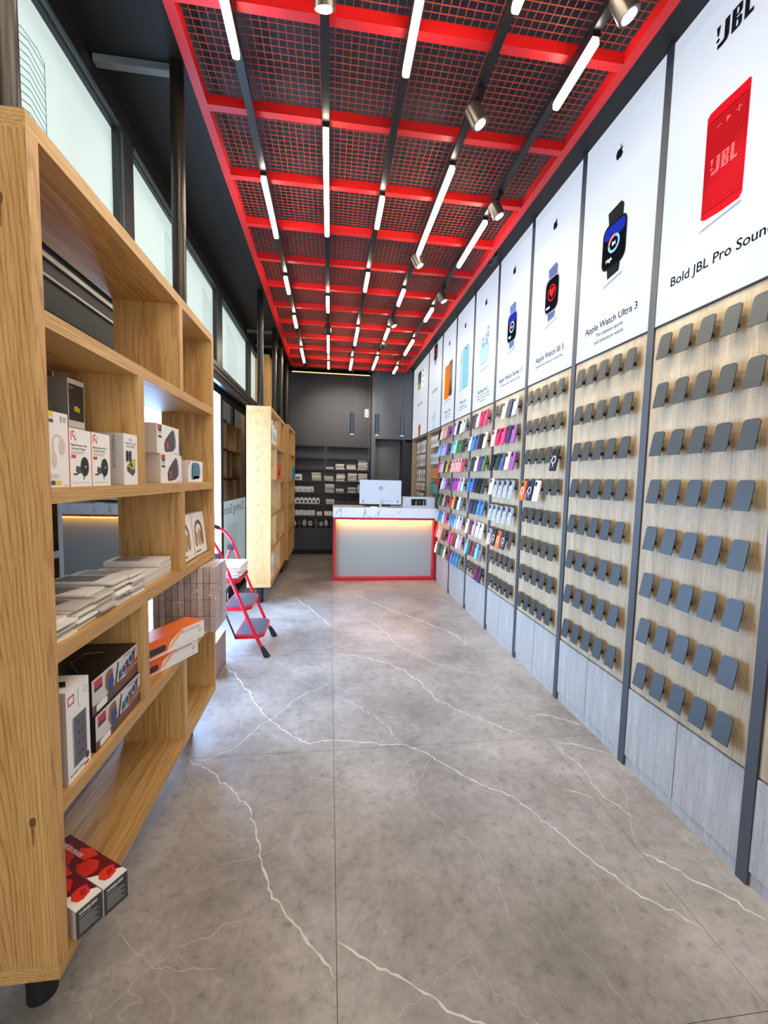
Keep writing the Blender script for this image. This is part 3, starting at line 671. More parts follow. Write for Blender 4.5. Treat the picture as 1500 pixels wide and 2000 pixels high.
def buds(b, o, s=1.0):
    b.poly([(x*s, y*s) for x, y in rrect(.23, .19, .06, 5, 0, -.06)], o, U, V, N, .001, teal); b.poly([(x*s, y*s) for x, y in rrect(.222, .182, .057, 5, 0, -.06)], o, U, V, N, .0016, pale)
    b.poly([(x*s, y*s) for x, y in rrect(.20, .075, .03, 4, -.01, .07)], o, U, V, N, .001, teal); b.poly([(x*s, y*s) for x, y in rrect(.192, .067, .027, 4, -.01, .07)], o, U, V, N, .0016, pale)
    for cx, cy in ((-.045, .085), (.045, .10), (.085, .16)):
        b.poly([(x*s, y*s) for x, y in ell(.028, .033, cx, cy, 14)], o, U, V, N, .002, teal); b.poly([(x*s, y*s) for x, y in ell(.024, .029, cx, cy, 14)], o, U, V, N, .0025, mat('#6f7a80', .9, 0, .4, spec=.02, ecol='#f4fafc'))
        b.poly([(x*s, y*s) for x, y in ell(.008, .012, cx, cy+.008, 8)], o, U, V, N, .003, ink); b.poly([(x*s, y*s) for x, y in rrect(.014, .06, .006, 2, cx+.012, cy-.05)], o, U, V, N, .0022, teal)
t, yc = poster(6, 'lit white poster with line-drawn earbuds in their case'); logo(t)
prt(t, 'earbuds_picture', lambda b: buds(b, (-.004, 0, 2.79-2.197))); shade(t, -.1, .1, .37, .385)
cap(t, 'AirPods Pro 3', .052, 2.352, ink)
for z, s_ in ((2.322, "The world's best in-ear Active Noise"), (2.292, 'Cancellation, with heart rate sensing'), (2.262, 'during workouts.')): cap(t, s_, .024, z, inkg)
t, yc = poster(7, 'lit white poster with a pale blue phone pair'); logo(t)
def f(b):
    o = (-.004, 0, 2.757-2.197)
    b.poly(rrect(.20, .46, .04, 5, -.05, -.01), o, U, V, N, .001, mat('#7fb4cf', .5, 0, .3)); b.poly(rrect(.19, .45, .037, 5, -.05, -.01), o, U, V, N, .0015, mat('#6a8590', .9, 0, .36, spec=.02, ecol='#cfe8f4'))
    b.poly(rrect(.205, .47, .04, 5, .06, 0), o, U, V, N, .002, mat('#4d83a0', .5)); b.poly(rrect(.192, .457, .036, 5, .06, 0), o, U, V, N, .0025, mat('#4f7f9a', .9, 0, .34, spec=.02, ecol='#a5d8f4'))
    for z in (.07, -.10): b.poly([(-.036, z), (.156, z+.0), (.156, z+.004), (-.036, z+.004)], o, U, V, N, .003, mat('#4d83a0', .5))
    b.poly(rrect(.05, .014, .006, 3, .06, .205), o, U, V, N, .003, ink); b.poly(ell(.014, .025, -.12, .12, 12), o, U, V, N, .003, mat('#3c5a6c', .5))
prt(t, 'phone_picture', f); shade(t, -.15, .15, .31, .325); cap(t, 'iPhone Air', .052, 2.352, ink); cap(t, 'The thinnest iPhone ever.', .026, 2.312, inkg); cap(t, 'With the power of pro inside.', .026, 2.282, inkg)
orange = mat('#c25a0c', .9, 0, .22, spec=.02, ecol='#ff7a10')
def ophone(b, o, s=1.0):
    sc = lambda q: [(x*s, y*s) for x, y in q]
    b.poly(sc(rrect(.17, .46, .03, 4, .1, .01)), o, U, V, N, .001, mat('#8a4a16', .5)); b.poly(sc(rrect(.155, .445, .025, 4, .1, .01)), o, U, V, N, .0015, mat('#2a1c14', .4))
    for i in range(9): b.poly(sc([(.04, -.17+i*.045), (.165, -.15+i*.045), (.165, -.145+i*.045), (.04, -.165+i*.045)]), o, U, V, N, .002, mat('#9a5b26', .5))
    b.poly(sc(rrect(.22, .45, .035, 5, -.07, -.01)), o, U, V, N, .002, orange); b.poly(sc(rrect(.2, .11, .03, 4, -.07, .14)), o, U, V, N, .0025, mat('#b5500a', .9, 0, .2, spec=.02, ecol='#ff7a10'))
    for cx, cy in ((-.135, .165), (-.135, .115), (-.09, .14)): b.poly(sc(ell(.02, .02, cx, cy, 12)), o, U, V, N, .003, mat('#1d1a1c', .3))
t, yc = poster(8, 'lit white poster with a bright orange phone'); logo(t)
prt(t, 'phone_picture', lambda b: ophone(b, (-.004, 0, 2.757-2.197), .98)); shade(t, -.18, .16, .29, .30)
cap(t, 'iPhone 17 Pro', .052, 2.342, ink); cap(t, 'The most powerful phone', .026, 2.302, inkg); cap(t, 'we have ever made.', .026, 2.272, inkg)
t, yc = poster(9, 'lit poster with a red watch above small earbuds')
def f(b):
    o = (-.004, 0, 3.33-2.197)
    b.poly(rrect(.20, .23, .05, 5), o, U, V, N, .001, mat('#1c1516', .4)); ringpoly(b, .04, .06, 0, .0, o, U, V, N, .002, mat('#c2231f', .4, 0, .5)); b.poly([(-.06, -.115), (.06, -.115), (.05, -.19), (-.04, -.19)], o, U, V, N, .001, mat('#7b83ad', .5, 0, .3))
prt(t, 'watch_picture', f); cap(t, 'ACCESSORIES', .055, 2.755, inkg); prt(t, 'earbuds_picture', lambda b: buds(b, (-.004, 0, 2.33-2.197), .75))
t, yc = poster(10, 'lit poster with a green phone above an orange phone')
def f(b):
    o = (-.004, .05, 3.165-2.197)
    b.poly(rrect(.27, .30, .02, 3, -.03, 0), o, U, V, N, .001, mat('#5d7a68', .5)); b.poly(rrect(.25, .09, .01, 2, -.03, -.1), o, U, V, N, .0015, mat('#b8cf5c', .5))
    b.poly(rrect(.20, .30, .02, 3, .22, .0), o, U, V, N, .001, mat('#e9f2ee', .5, 0, .4))
    for z in (-.08, .02, .11): b.poly(ell(.035, .035, .26, z, 12), o, U, V, N, .003, mat('#22332c', .4))
prt(t, 'phone_picture', f); cap(t, 'SMART PHONES', .055, 2.735, inkg)
prt(t, 'phone_picture', lambda b: ophone(b, (-.004, .0, 2.30-2.197), .43))
for k in (0, 1): poster(k, ['blank lit poster behind the camera', 'blank lit poster nearest the camera, outside the picture'][k])

# ---- phone cases on the far panels
CC = {'cream': '#efe4cf', 'navy': '#2a3148', 'light blue': '#bcd3ec', 'crimson': '#c31f4c', 'hot pink': '#ec3d72', 'dark purple': '#3f2b52', 'violet': '#96528f', 'pale pink': '#f1cfc6',
 'black': '#1f2024', 'dark green': '#24423a', 'slate blue': '#4b5876', 'white': '#f3f2ef', 'orange': '#f36a24', 'dark grey': '#3c3d40', 'brown': '#4d443c', 'blue': '#4a78b4', 'grey': '#707276', 'purple': '#5d3f78',
 'green': '#4f7a4b', 'lilac': '#c9a2d2', 'sky blue': '#66b8ec', 'maroon': '#7d1f47', 'mint': '#a9e0d2', 'pink': '#f0a6a8', 'rose': '#cf4a62', 'red': '#dd2a2c', 'tan': '#e3a95b', 'teal': '#2f8f94', 'gold': '#d9a845', 'peach': '#f4b79a', 'lavender': '#b9b8e6', 'magenta': '#d8359a', 'clear': None}
G = {5: ['- - cream;navy;light blue', 'pale pink;crimson;hot pink;dark purple;violet', 'black;dark green;slate blue;cream;violet', 'white;clear;clear;clear;clear', 'clear;clear;clear;clear;clear', 'clear;black;orange;navy;-', None, None],
 6: ['dark grey;brown;pale pink;crimson;hot pink', 'light blue;blue;slate blue;black;cream', 'grey;dark grey;pale pink;purple;green', 'blue;blue;navy;black;dark grey', 'grey;dark purple;dark green;blue;blue', 'cream;dark grey;lilac;white;white', 'sky blue;dark green;maroon;sky blue;grey', '-;-;-;maroon;dark purple'],
 7: ['violet;light blue;black;white;lavender', 'sky blue;mint;green;green;dark green', 'pink;pink;peach;pink;rose', 'purple;violet;magenta;lilac;light blue', 'red;tan;black;white;grey', 'blue;blue;sky blue;white;lilac', 'magenta;crimson;black;white;lilac', 'maroon;blue;blue;teal;grey'],
 8: ['black;cream;peach;pink;violet', 'light blue;sky blue;lavender;lilac;purple', 'hot pink;pink;mint;dark green;gold', 'red;black;white;lavender;violet', 'dark green;green;dark green;tan;purple', 'light blue;blue;teal;mint;magenta', 'red;pale pink;pink;maroon;black', 'white;green;dark green;green;pale pink'],
 4: [None, None, '-;-;-;-;black', 'orange;navy;white;-;-', None, None, None, None]}
G[5][0] = '-;-;cream;navy;light blue'
vC = vN
def case_mesh(col, clear):
    mb = MB(); m = mat(col, .4) if not clear else CLEAR
    mb.prism(rrect(.078, .152, .013, 4), (0, 0, 0), (0, -1, 0), tuple(vC), tuple(nrm), -.008)
    mb.prism(rrect(.074, .148, .012, 4), tuple(-Vector(nrm)*0 + Vector(nrm)*-.008), (0, -1, 0), tuple(vC), tuple(nrm), -.002)
    return mb.mesh('phone_case', m)
CLEAR = mat('#cdd2d6', .15, 0, alpha=.38)
nrm_out = -nrm if nrm.x > 0 else nrm
sgn = -1 if nrm.x > 0 else 1
cut_me = MB().prism(rrect(.030, .034, .009, 3, -.018, .050), tuple(nrm_out*.0105), (0, -1, 0), tuple(vC), tuple(nrm_out), .0006).mesh('camera_cutout', mat('#151517', .35))
rb = MB(); ringpoly(rb, .021, .027, 0, 0, tuple(nrm_out*.011), (0, -1, 0), tuple(vC), tuple(nrm_out), 0, None); rb.poly([(-.003, -.048), (.003, -.048), (.003, -.030), (-.003, -.030)], tuple(nrm_out*.011), (0, -1, 0), tuple(vC), tuple(nrm_out), 0)
ring_me = rb.mesh('charging_ring', mat('#f4f5f7', .4))
_CM = {}
rowname = ['top', 'second', 'third', 'fourth', 'fifth', 'sixth', 'seventh', 'bottom']
for k, rows in G.items():
    for r_, row_ in enumerate(rows):
        if not row_: continue
        for c_, cn in enumerate(row_.split(';')):
            if cn == '-': continue
            clear = cn == 'clear'; ringed = clear or (k == 4) or (k == 5 and r_ == 5)
            key = (cn,)
            if key not in _CM:
                mb = MB(); mb.prism(rrect(.078, .152, .013, 4), (0, 0, 0), (0, -1, 0), tuple(vC), tuple(nrm_out), .0095)
                _CM[key] = mb.mesh('phone_case', CLEAR if clear else mat(CC[cn], .4))
            _, yc = panels[k]
            t = thing('phone_case', '%s phone case, %s from left in %s row under the %s poster' % (cn.capitalize(), ordn[c_], rowname[r_], PNAME[k]), 'phone case',
                      tuple(Vector((PX-.0065, yc+.217-c_*.1085-.012+random.uniform(-.004, .004), ROWS[r_]))+vC*(-.018+(-.02 if ringed else 0)+random.uniform(-.004, .004))), 0, 'phone cases on the display wall')
            obj_from(_CM[key], 'shell', t, (0, 0, 0))
            obj_from(cut_me, 'camera_cutout', t, (0, 0, 0))
            if ringed: obj_from(ring_me, 'charging_ring', t, (0, 0, 0))

# ------------------------------------------------------------------ counter and what stands on it
ct = thing('sales_counter', 'sales counter with white marble top, red frame and glowing grey front', 'counter', (.79, 5.87, 0))
hw = .735
MB().box(-hw-.005, hw+.005, -.012, .55, .985, 1.04).box(-hw-.005, hw+.005, -.012, .02, .90, .985).build('worktop', MARBLE, ct)
fr = MB(); fr.box(-hw, -hw+.035, 0, .12, 0, .90).box(hw-.035, hw, 0, .12, 0, .90).box(-hw+.035, hw-.035, 0, .12, .865, .90).box(-hw+.035, hw-.035, 0, .12, 0, .04)
fr.build('frame', mat('#c41220', .35), ct)
MB().box(-hw+.035, hw-.035, .105, .12, .04, .865).build('front_panel', mat('#a3b0aa', .35), ct)
MB().box(-hw+.05, hw-.05, .045, .060, .855, .8645).build('led_strip', mat('#ffb545', .5, 0, 36.0), ct)
MB().box(-hw, -hw+.02, .12, .52, 0, .90).box(hw-.02, hw, .12, .52, 0, .90).build('side_panel', mat('#c41220', .35), ct)
mo = thing('monitor', 'white monitor seen from behind, on the marble counter', 'monitor', (.725, 6.02, 1.04))
MB().prism(rrect(.60, .345, .012, 3, 0, .215), (0, .012, 0), (1, 0, 0), (0, 0, 1), (0, -1, 0), .03).build('back_shell', mat('#d3d9da', .4), mo)
MB().box(-.298, .298, .012, .02, .044, .386).build('screen', black_sat, mo)
MB().box(-.296, .296, -.0185, -.0178, .128, .130).build('seam', mat('#c9cccc', .5), mo)
mb = MB(); o = (0, -.018, .27); ringpoly(mb, .024, .029, 0, 0, o, (1, 0, 0), (0, 0, 1), (0, -1, 0), .001, None)
for x in (-.014, .004): mb.poly([(x-.004, -.016), (x, -.016), (x+.012, .024), (x+.008, .024)], o, (1, 0, 0), (0, 0, 1), (0, -1, 0), .001)
for x, z0, z1 in ((.003, -.012, .012), (.021, -.024, .012)): mb.poly([(x-.006, z0), (x-.002, z0), (x+.004, z1), (x, z1)], o, (1, 0, 0), (0, 0, 1), (0, -1, 0), .001)
mb.poly([(-.006, .008), (.002, .008), (.003, .012), (-.005, .012)], o, (1, 0, 0), (0, 0, 1), (0, -1, 0), .001); mb.poly([(.013, .008), (.022, .008), (.023, .012), (.014, .012)], o, (1, 0, 0), (0, 0, 1), (0, -1, 0), .001)
mb.build('logo', mat('#5b5e60', .4), mo)
mb = MB()
for x in (-.25, .25):
    for i in range(6): mb.box(x-.012, x+.012, -.0187, -.018, .06+i*.008, .064+i*.008)
for i in range(9): mb.box(.06+i*.013, .069+i*.013, -.0187, -.018, .088, .094)
mb.build('ports', mat('#55585a', .5), mo)
MB().box(-.014, .014, -.045, -.019, .012, .105).build('stand_neck', chrome, mo)
MB().prism(rrect(.24, .17, .02, 4), (0, -.02, 0), (1, 0, 0), (0, 1, 0), (0, 0, 1), .012).build('stand_base', mat('#b8babb', .3, .6), mo)
dv = thing('card_dispenser', 'white desktop unit with dark slot and rollers, on the counter by the phone cases', 'device', (1.29, 6.0, 1.04))
MB().box(-.235, -.115, 0, .2, 0, .155).box(.115, .235, 0, .2, 0, .155).box(-.115, .115, 0, .2, 0, .03).box(-.115, .115, 0, .2, .125, .155).box(-.115, .115, .1, .2, .03, .125).build('housing', mat('#c9cdcd', .4), dv)
MB().box(-.115, .115, .095, .0995, .03, .125).build('slot', blackm, dv)
for i in range(4): MB().cyl((-.085+i*.055, .05, .03), (-.085+i*.055, .05, .10), .019, 14).build('roller', mat(['#3a3633', '#6b6763'][i % 2], .3), dv, smooth=True)
mb = MB()
for x in (-.175, .175):
    for i in range(9): mb.box(x-.045, x+.045, -.001, 0, .025+i*.012, .029+i*.012)
mb.build('vent', mat('#cfd3d4', .5), dv)
tag(MB().prism(rrect(.10, .05, .008, 3), (.62, 5.895, 1.04), (1, 0, 0), (0, 1, 0), (0, 0, 1), .014).build('card_reader', white), 'small white card reader lying before the monitor stand', 'card reader')
kb = thing('keyboard', 'thin dark keyboard lying behind the monitor on the counter', 'keyboard', (.70, 6.25, 1.04))
MB().box(-.2, .2, -.06, .06, 0, .012).build('body', black, kb)
mb = MB()
for i in range(12):
    for j in range(4): mb.box(-.19+i*.032, -.163+i*.032, -.05+j*.027, -.028+j*.027, .012, .016)
mb.build('keys', dgrey, kb)

# ------------------------------------------------------------------ oak bookcases
XF, XBK = -.64, -.90
def bookcase(y0, label, L=1.435, dx=0):
    xm = (XF+XBK)/2+dx; t = thing('bookcase', label, 'bookcase', (xm, y0, 0), 0, 'oak bookcases'); d = (XF-XBK)/2
    th = .038; z0, z1 = .207, 2.20
    MB().box(-d, d, 0, L, z1-th, z1).build('top_board', oak_h, t); MB().box(-d, d, 0, L, z0, z0+th).build('bottom_board', oak_h, t)
    for a in (0, L-th): MB().box(-d, d, a, a+th, z0+th, z1-th).build('side_panel', oak_side if a == 0 else oak_v, t)
    SZ = [1.81, 1.41, 1.027, .645]
    for z in SZ: MB().box(-d, d, th, L-th, z-.037, z).build('shelf', oak_h, t)
    lev = [z1-th]+SZ+[z0+th]
    for r_ in range(5):
        yd = (.905 if r_ % 2 == 0 else .505)*L/1.435
        top = lev[r_] if r_ == 0 else lev[r_]-.037
        MB().box(-d, d, yd, yd+.042, lev[r_+1], top).build('divider', oak_v, t)
    for y in (.145, L-.105):
        MB().cyl((-.005, y, 0), (-.005, y, z0), .036, 24).build('leg', leg_black, t, smooth=True)
        MB().cyl((-.005, y, z1), (-.005, y, ZC), .033, 24).build('ceiling_post', tube_metal, t, smooth=True)
    return t
b0 = bookcase(1.03, 'large open oak bookcase in the foreground, full of boxed gadgets')
for x, z, r_ in ((.075, 2.02, .010), (.085, .62, .011), (-.02, 1.4, .006)):
    km = MB(); km.poly([(p_[0]*random.uniform(.8, 1.15)+x, p_[1]*random.uniform(.8, 1.15)+z) for p_ in ell(r_*.8, r_*1.3, 0, 0, 12)], (0, 0, 0), (1, 0, 0), (0, 0, 1), (0, -1, 0), .0004, mat('#6d4722', .6))
    km.poly([(x-.004, z-r_*1.2), (x+.003, z-r_*1.2), (x+.001, z-.06), (x-.001, z-.06)], (0, 0, 0), (1, 0, 0), (0, 0, 1), (0, -1, 0), .0004, mat('#84592c', .6))
    km.build('knot', None, b0)
bookcase(4.75, 'open oak bookcase behind the red ladder')
bookcase(6.3, 'open oak bookcase nearest the dark back wall', 1.1, .045)

# ------------------------------------------------------------------ boxed goods: a carton with printed front (+x) and near (-y) face
def carton(label, x1, y0, y1, z, h, depth, col, fprint=None, nprint=None, tprint=None, rz=0, group=None, name='gadget_box', near=None, top=None, cat='box', tilt=0):
    """origin at the near front bottom corner; local +x out of the shelf, +y along it"""
    t = thing(name, label, cat, (x1, y0, z+.0006), rz, group); W = y1-y0
    if tilt: t.rotation_euler = (tilt, 0, rz)
    MB().box(-depth, 0, 0, W, 0, h).build('body', col, t)
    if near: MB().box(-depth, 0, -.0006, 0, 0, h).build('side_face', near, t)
    if top: MB().box(-depth, 0, 0, W, h, h+.0006).build('top_face', top, t)
    for nm, fn, o, u, n, h_ in (('front_print', fprint, (0, 0, 0), (0, 1, 0), (1, 0, 0), 0), ('side_print', nprint, (-depth, -.0006 if near else 0, 0), (1, 0, 0), (0, -1, 0), 0)):
        if fn:
            mb = MB(); fn(mb, o, u, (0, 0, 1), n); mb.build(nm, None, t)
    if tprint:
        mb = MB(); tprint(mb, (0, 0, h+(.0006 if top else 0)), (0, 1, 0), (-1, 0, 0), (0, 0, 1)); mb.build('top_print', None, t)
    return t
def R(mb, x0, x1, z0, z1, m, fr_, h=.0006): mb.poly([(x0, z0), (x1, z0), (x1, z1), (x0, z1)], *fr_, h, m)
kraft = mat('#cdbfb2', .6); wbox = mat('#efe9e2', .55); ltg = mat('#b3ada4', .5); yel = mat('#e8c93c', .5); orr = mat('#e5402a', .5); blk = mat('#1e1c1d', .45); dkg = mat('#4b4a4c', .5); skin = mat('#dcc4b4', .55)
ZA = 1.41
def f(mb, *F):
    R(mb, 0, .018, .165, .178, yel, F); R(mb, 0, .018, .152, .160, dkg, F)
    for x in (.047, .060): mb.poly(rrect(.009, .014, .002, 2, x, .163), *F, .0006, ltg)
    ringpoly(mb, .016, .021, .032, .105, *F, .0006, skin, 20, 200); mb.poly(ell(.012, .02, .048, .098, 14), *F, .0009, skin); mb.poly([(.012, .10), (.017, .10), (.016, .07), (.010, .07)], *F, .0006, skin); mb.poly(ell(.009, .018, .018, .065, 14), *F, .0009, skin)
    mb.text('OWS', .014, Vector(F[0])+Vector(F[2])*.022, F[1], F[2], F[3], .0006, ltg, 'LEFT'); R(mb, .003, .018, .006, .016, dkg, F); R(mb, .020, .042, .006, .016, yel, F); R(mb, .05, .068, .003, .005, yel, F)
carton('white and yellow earphone box beside the bookcase side panel', -.645, 1.074, 1.148, ZA, .178, .09, wbox, f)
def f(mb, *F):
    for x0, x1, z0, z1 in ((.006, .009, .118, .142), (.013, .022, .139, .142), (.013, .016, .130, .142), (.013, .024, .126, .129), (.021, .024, .118, .129), (.026, .029, .118, .124), (.026, .029, .132, .136)): R(mb, x0, x1, z0, z1, orr, F)
    mb.text('Magnetic Expansion Cable', .0072, Vector(F[0])+Vector(F[1])*.006+Vector(F[2])*.104, F[1], F[2], F[3], .0006, blk, 'LEFT', .92, .01); mb.text('Car Wireless Charging', .0072, Vector(F[0])+Vector(F[1])*.006+Vector(F[2])*.095, F[1], F[2], F[3], .0006, blk, 'LEFT', .92, .01)
    R(mb, .006, .065, .0885, .090, ltg, F); R(mb, .006, .060, .0845, .086, ltg, F); R(mb, .006, .026, .073, .081, orr, F)
    mb.poly(ell(.019, .026, .063, .052, 18), *F, .0006, mat('#4c6a4a', .4)); mb.poly(ell(.017, .025, .065, .052, 18), *F, .0009, blk); mb.poly(ell(.003, .003, .066, .052, 8), *F, .0012, wbox)
    mb.poly([(.026, .054), (.046, .05), (.048, .036), (.032, .032), (.024, .040)], *F, .0006, dkg); mb.poly([(.012, .034), (.03, .034), (.03, .029), (.012, .031)], *F, .0006, blk); R(mb, .057, .0605, .018, .032, dkg, F)
    for i in range(4): ringpoly(mb, .0022, .003, .012+i*.02, .010, *F, .0006, ltg, 0, 360, 8); R(mb, .016+i*.02, .025+i*.02, .009, .011, ltg, F)
for i, y in enumerate((1.152, 1.2515)):
    carton(['red-edged white car charger box next to the earphone box', 'red-edged white car charger box next to the microphone box'][i], -.645, y, y+.096, ZA, .147, .07, mat('#f3eee4', .55), f, None, group='car charger boxes', near=orr)
def f(mb, *F):
    C = lambda z: Vector(F[0])+Vector(F[1])*.046+Vector(F[2])*z
    mb.text('K20', .011, C(.142), F[1], F[2], F[3], .0006, dkg, 'CENTER'); mb.text('WIRELESS COLLAR', .0085, C(.130), F[1], F[2], F[3], .0006, dkg, 'CENTER'); mb.text('MICROPHONE', .0085, C(.120), F[1], F[2], F[3], .0006, dkg, 'CENTER')
    mb.poly([(.02, .045), (.06, .028), (.075, .040), (.075, .055), (.06, .048), (.02, .062)], *F, .0006, dkg); mb.poly([(.02, .062), (.06, .048), (.078, .058), (.078, .085), (.05, .082)], *F, .0009, mat('#c9c03a', .5)); mb.poly([(.03, .064), (.058, .054), (.06, .064), (.045, .076)], *F, .0012, dkg)
    for x in (.022, .042): mb.poly(rrect(.016, .035, .006, 3, x, .092), *F, .0013, blk)
def f2(mb, *F):
    o = Vector(F[0])+Vector(F[1])*.085+Vector(F[2])*.105; mb.text('WIRELESS COLLAR', .0125, o+Vector(F[1])*.012, (0, 0, -1), F[1], F[3], .0006, dkg, 'CENTER'); mb.text('MICROPHONE', .0125, o-Vector(F[1])*.008, (0, 0, -1), F[1], F[3], .0006, dkg, 'CENTER')
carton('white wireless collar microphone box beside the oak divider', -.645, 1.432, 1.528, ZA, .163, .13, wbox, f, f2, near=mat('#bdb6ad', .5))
def f(mb, *F):
    R(mb, .004, .082, .195, .305, mat('#3b3733', .5), F); mb.text('K26', .010, Vector(F[0])+Vector(F[1])*.008+Vector(F[2])*.29, F[1], F[2], F[3], .0009, wbox, 'LEFT'); mb.poly([(.03, .225), (.06, .222), (.058, .238), (.05, .235), (.045, .242), (.03, .238)], *F, .0009, yel)
    for i in range(4):
        for z in (.172, .128): ringpoly(mb, .003, .0045, .014+i*.019, z, *F, .0006, ltg, 0, 360, 8); R(mb, .009+i*.019, .019+i*.019, z-.012, z-.010, ltg, F)
    R(mb, .01, .078, .094, .098, dkg, F); R(mb, .03, .078, .078, .081, ltg, F)
def f2(mb, *F):
    for i in range(3): mb.poly(rrect(.013, .012, .003, 2, .045+i*.025, .198), *F, .0006, blk); mb.poly(rrect(.010, .012, .003, 2, .045+i*.025, .181), *F, .0006, blk)
    R(mb, .03, .108, .166, .168, dkg, F)
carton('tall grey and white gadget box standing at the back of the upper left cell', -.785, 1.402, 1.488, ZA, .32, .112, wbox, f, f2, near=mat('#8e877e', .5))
def spk_print(w_, h_, txt):
    def f(mb, *F):
        R(mb, .006, .03, h_-.02, h_-.004, orr, F, .0009); R(mb, .012, .045, h_-.030, h_-.004, dkg, F); mb.text(txt, .011, Vector(F[0])+Vector(F[1])*.010+Vector(F[2])*(h_-.041), F[1], F[2], F[3], .0006, blk, 'LEFT'); R(mb, .01, .046, h_-.055, h_-.046, dkg, F)
        s = h_/.118
        mb.poly([(.075, .012*s), (.09, .008*s), (.16, .014*s), (.195, .032*s), (.20, .06*s), (.185, .098*s), (.165, .108*s), (.13, .09*s), (.085, .06*s), (.07, .04*s)], *F, .0009, mat('#4d4b4e', .5)); mb.poly([(.185, .03*s), (.198, .045*s), (.184, .098*s), (.165, .106*s), (.178, .09*s)], *F, .0012, mat('#838286', .4))
        mb.poly(rrect(.018, .03*s, .005, 3, .105, .035*s), *F, .0013, orr); R(mb, .17, .225, .004, .008, ltg, F)
    return f
def f2(mb, *F): mb.poly([(.0, .012), (.085, .004), (.095, .06), (.06, .075), (0, .078)], *F, .0006, mat('#3b1f22', .4)); mb.poly(rrect(.03, .016, .004, 2, .03, .014), *F, .0009, orr)
def f3(mb, *F):
    for z in (.082, .058, .036): R(mb, .02, .12, z, z+.0015, ltg, F); R(mb, .03, .07, z-.008, z-.006, ltg, F)
carton('upper of two stacked white portable speaker boxes in the right cell', -.662, 1.738, 1.975, ZA+.1185, .115, .15, wbox, spk_print(.237, .115, 'TG119'), f2, near=kraft, group='stacked speaker boxes')
carton('lower of two stacked white portable speaker boxes in the right cell', -.66, 1.763, 2.0, ZA, .118, .17, wbox, spk_print(.237, .118, 'CORE'), f3, near=kraft, group='stacked speaker boxes')
def f(mb, *F): mb.poly([(.045, .02), (.06, .012), (.17, .02), (.185, .05), (.175, .085), (.15, .094), (.07, .097), (.05, .08)], *F, .0006, mat('#4c8190', .5)); mb.poly([(.055, .03), (.068, .02), (.07, .085), (.055, .08)], *F, .0009, mat('#2f5f6e', .5)); R(mb, .008, .02, .085, .102, orr, F); R(mb, .008, .022, .076, .081, ltg, F); R(mb, .075, .17, .014, .03, mat('#9fc0c8', .5), F)
carton('small white box with a teal speaker picture', -.66, 2.088, 2.318, ZA, .104, .09, wbox, f, near=kraft)
carton('white and teal speaker box standing behind the small speaker box', -.757, 2.24, 2.40, ZA, .19, .12, mat('#ddd7ce', .5), lambda mb, *F: (R(mb, 0, .16, 0, .19, mat('#4a7688', .45), F), mb.poly([(.03, .05), (.1, .02), (.14, .08), (.09, .15), (.05, .10)], *F, .0009, mat('#a8cbd6', .4)), mb.poly([(.0, .0), (.08, .0), (.03, .03)], *F, .0012, wbox)), lambda mb, *F: (R(mb, .0, .12, .0, .13, mat('#7a7f78', .5), F), R(mb, .085, .115, .09, .12, mat('#a31f2c', .5), F), mb.poly(ell(.008, .006, .06, .16, 10), *F, .0009, blk)), rz=math.radians(12))
# headphone boxes, middle shelf right cell (leaning back)
def f(mb, *F):
    R(mb, .004, .2, .004, .214, mat('#ece4d6', .5), F); ringpoly(mb, .045, .066, .09, .115, *F, .0009, mat('#4a4038', .35), -30, 210); 
    for x in (.042, .138): mb.poly(ell(.022, .042, x, .085, 16), *F, .0012, mat('#3a322c', .3)); mb.poly(ell(.014, .03, x+.004, .085, 12), *F, .0015, mat('#8d7c68', .3))
    mb.poly([(.07, .05), (.11, .04), (.12, .12), (.09, .14), (.065, .10)], *F, .0009, mat('#b58f5c', .4)); R(mb, .02, .10, .016, .024, blk, F)
for i, y in enumerate((2.005, 2.214)):
    t = carton(['headphone box half hidden by the oak divider on the middle shelf', 'headphone box leaning beside the end panel on the middle shelf'][i], -.668, y, y+.205, 1.0330, .218, .045, mat('#e6dfd3', .4), f, group='headphone boxes', near=blk)
    t.rotation_euler = (0, -.11, 0)
# loose packets on the middle shelf
pk_front = [mat('#efe9dd', .35), mat('#ddd5c6', .35), mat('#c9c0b2', .35), mat('#f4efe6', .3)]; pk_dark = mat('#2b2a2e', .3)
rnd = random.Random(3); ZM = 1.0276
for pi, (yc, n, dd) in enumerate(((1.132, 8, .0), (1.238, 10, .0), (1.344, 12, .0), (1.450, 14, .003), (1.556, 13, .006))):
    z = ZM
    for i in range(n):
        hgt = .0056; w_ = .098; dpt = .19
        t = thing('flat_packet', 'thin white accessory packet in the %s on the middle shelf' % ['pile beside the side panel', 'second pile from the side panel', 'third pile from the side panel', 'fourth pile from the side panel', 'pile next to the flat boxes'][pi], 'packet', (-.650-dd-dpt/2-.010*(i % 3)-rnd.uniform(0, .028), yc+rnd.uniform(-.002, .002), z), rnd.uniform(-.012, .012), 'packets piled on the middle shelf')
        MB().box(-dpt/2, dpt/2, -w_/2, w_/2, 0, hgt-.0004, rnd.choice(pk_front)).build('sleeve', None, t)
        if i == n-1 or rnd.random() < .75:
            MB().poly([(-dpt*.45, -w_*.42), (dpt*rnd.uniform(0, .25), -w_*.42), (dpt*.2, w_*.42), (-dpt*.45, w_*.42)], (0, 0, hgt-.0004), (1, 0, 0), (0, 1, 0), (0, 0, 1), .0003, rnd.choice([pk_dark, mat('#8d877e', .4), mat('#5c574f', .3)])).build('print', None, t)
        z += hgt
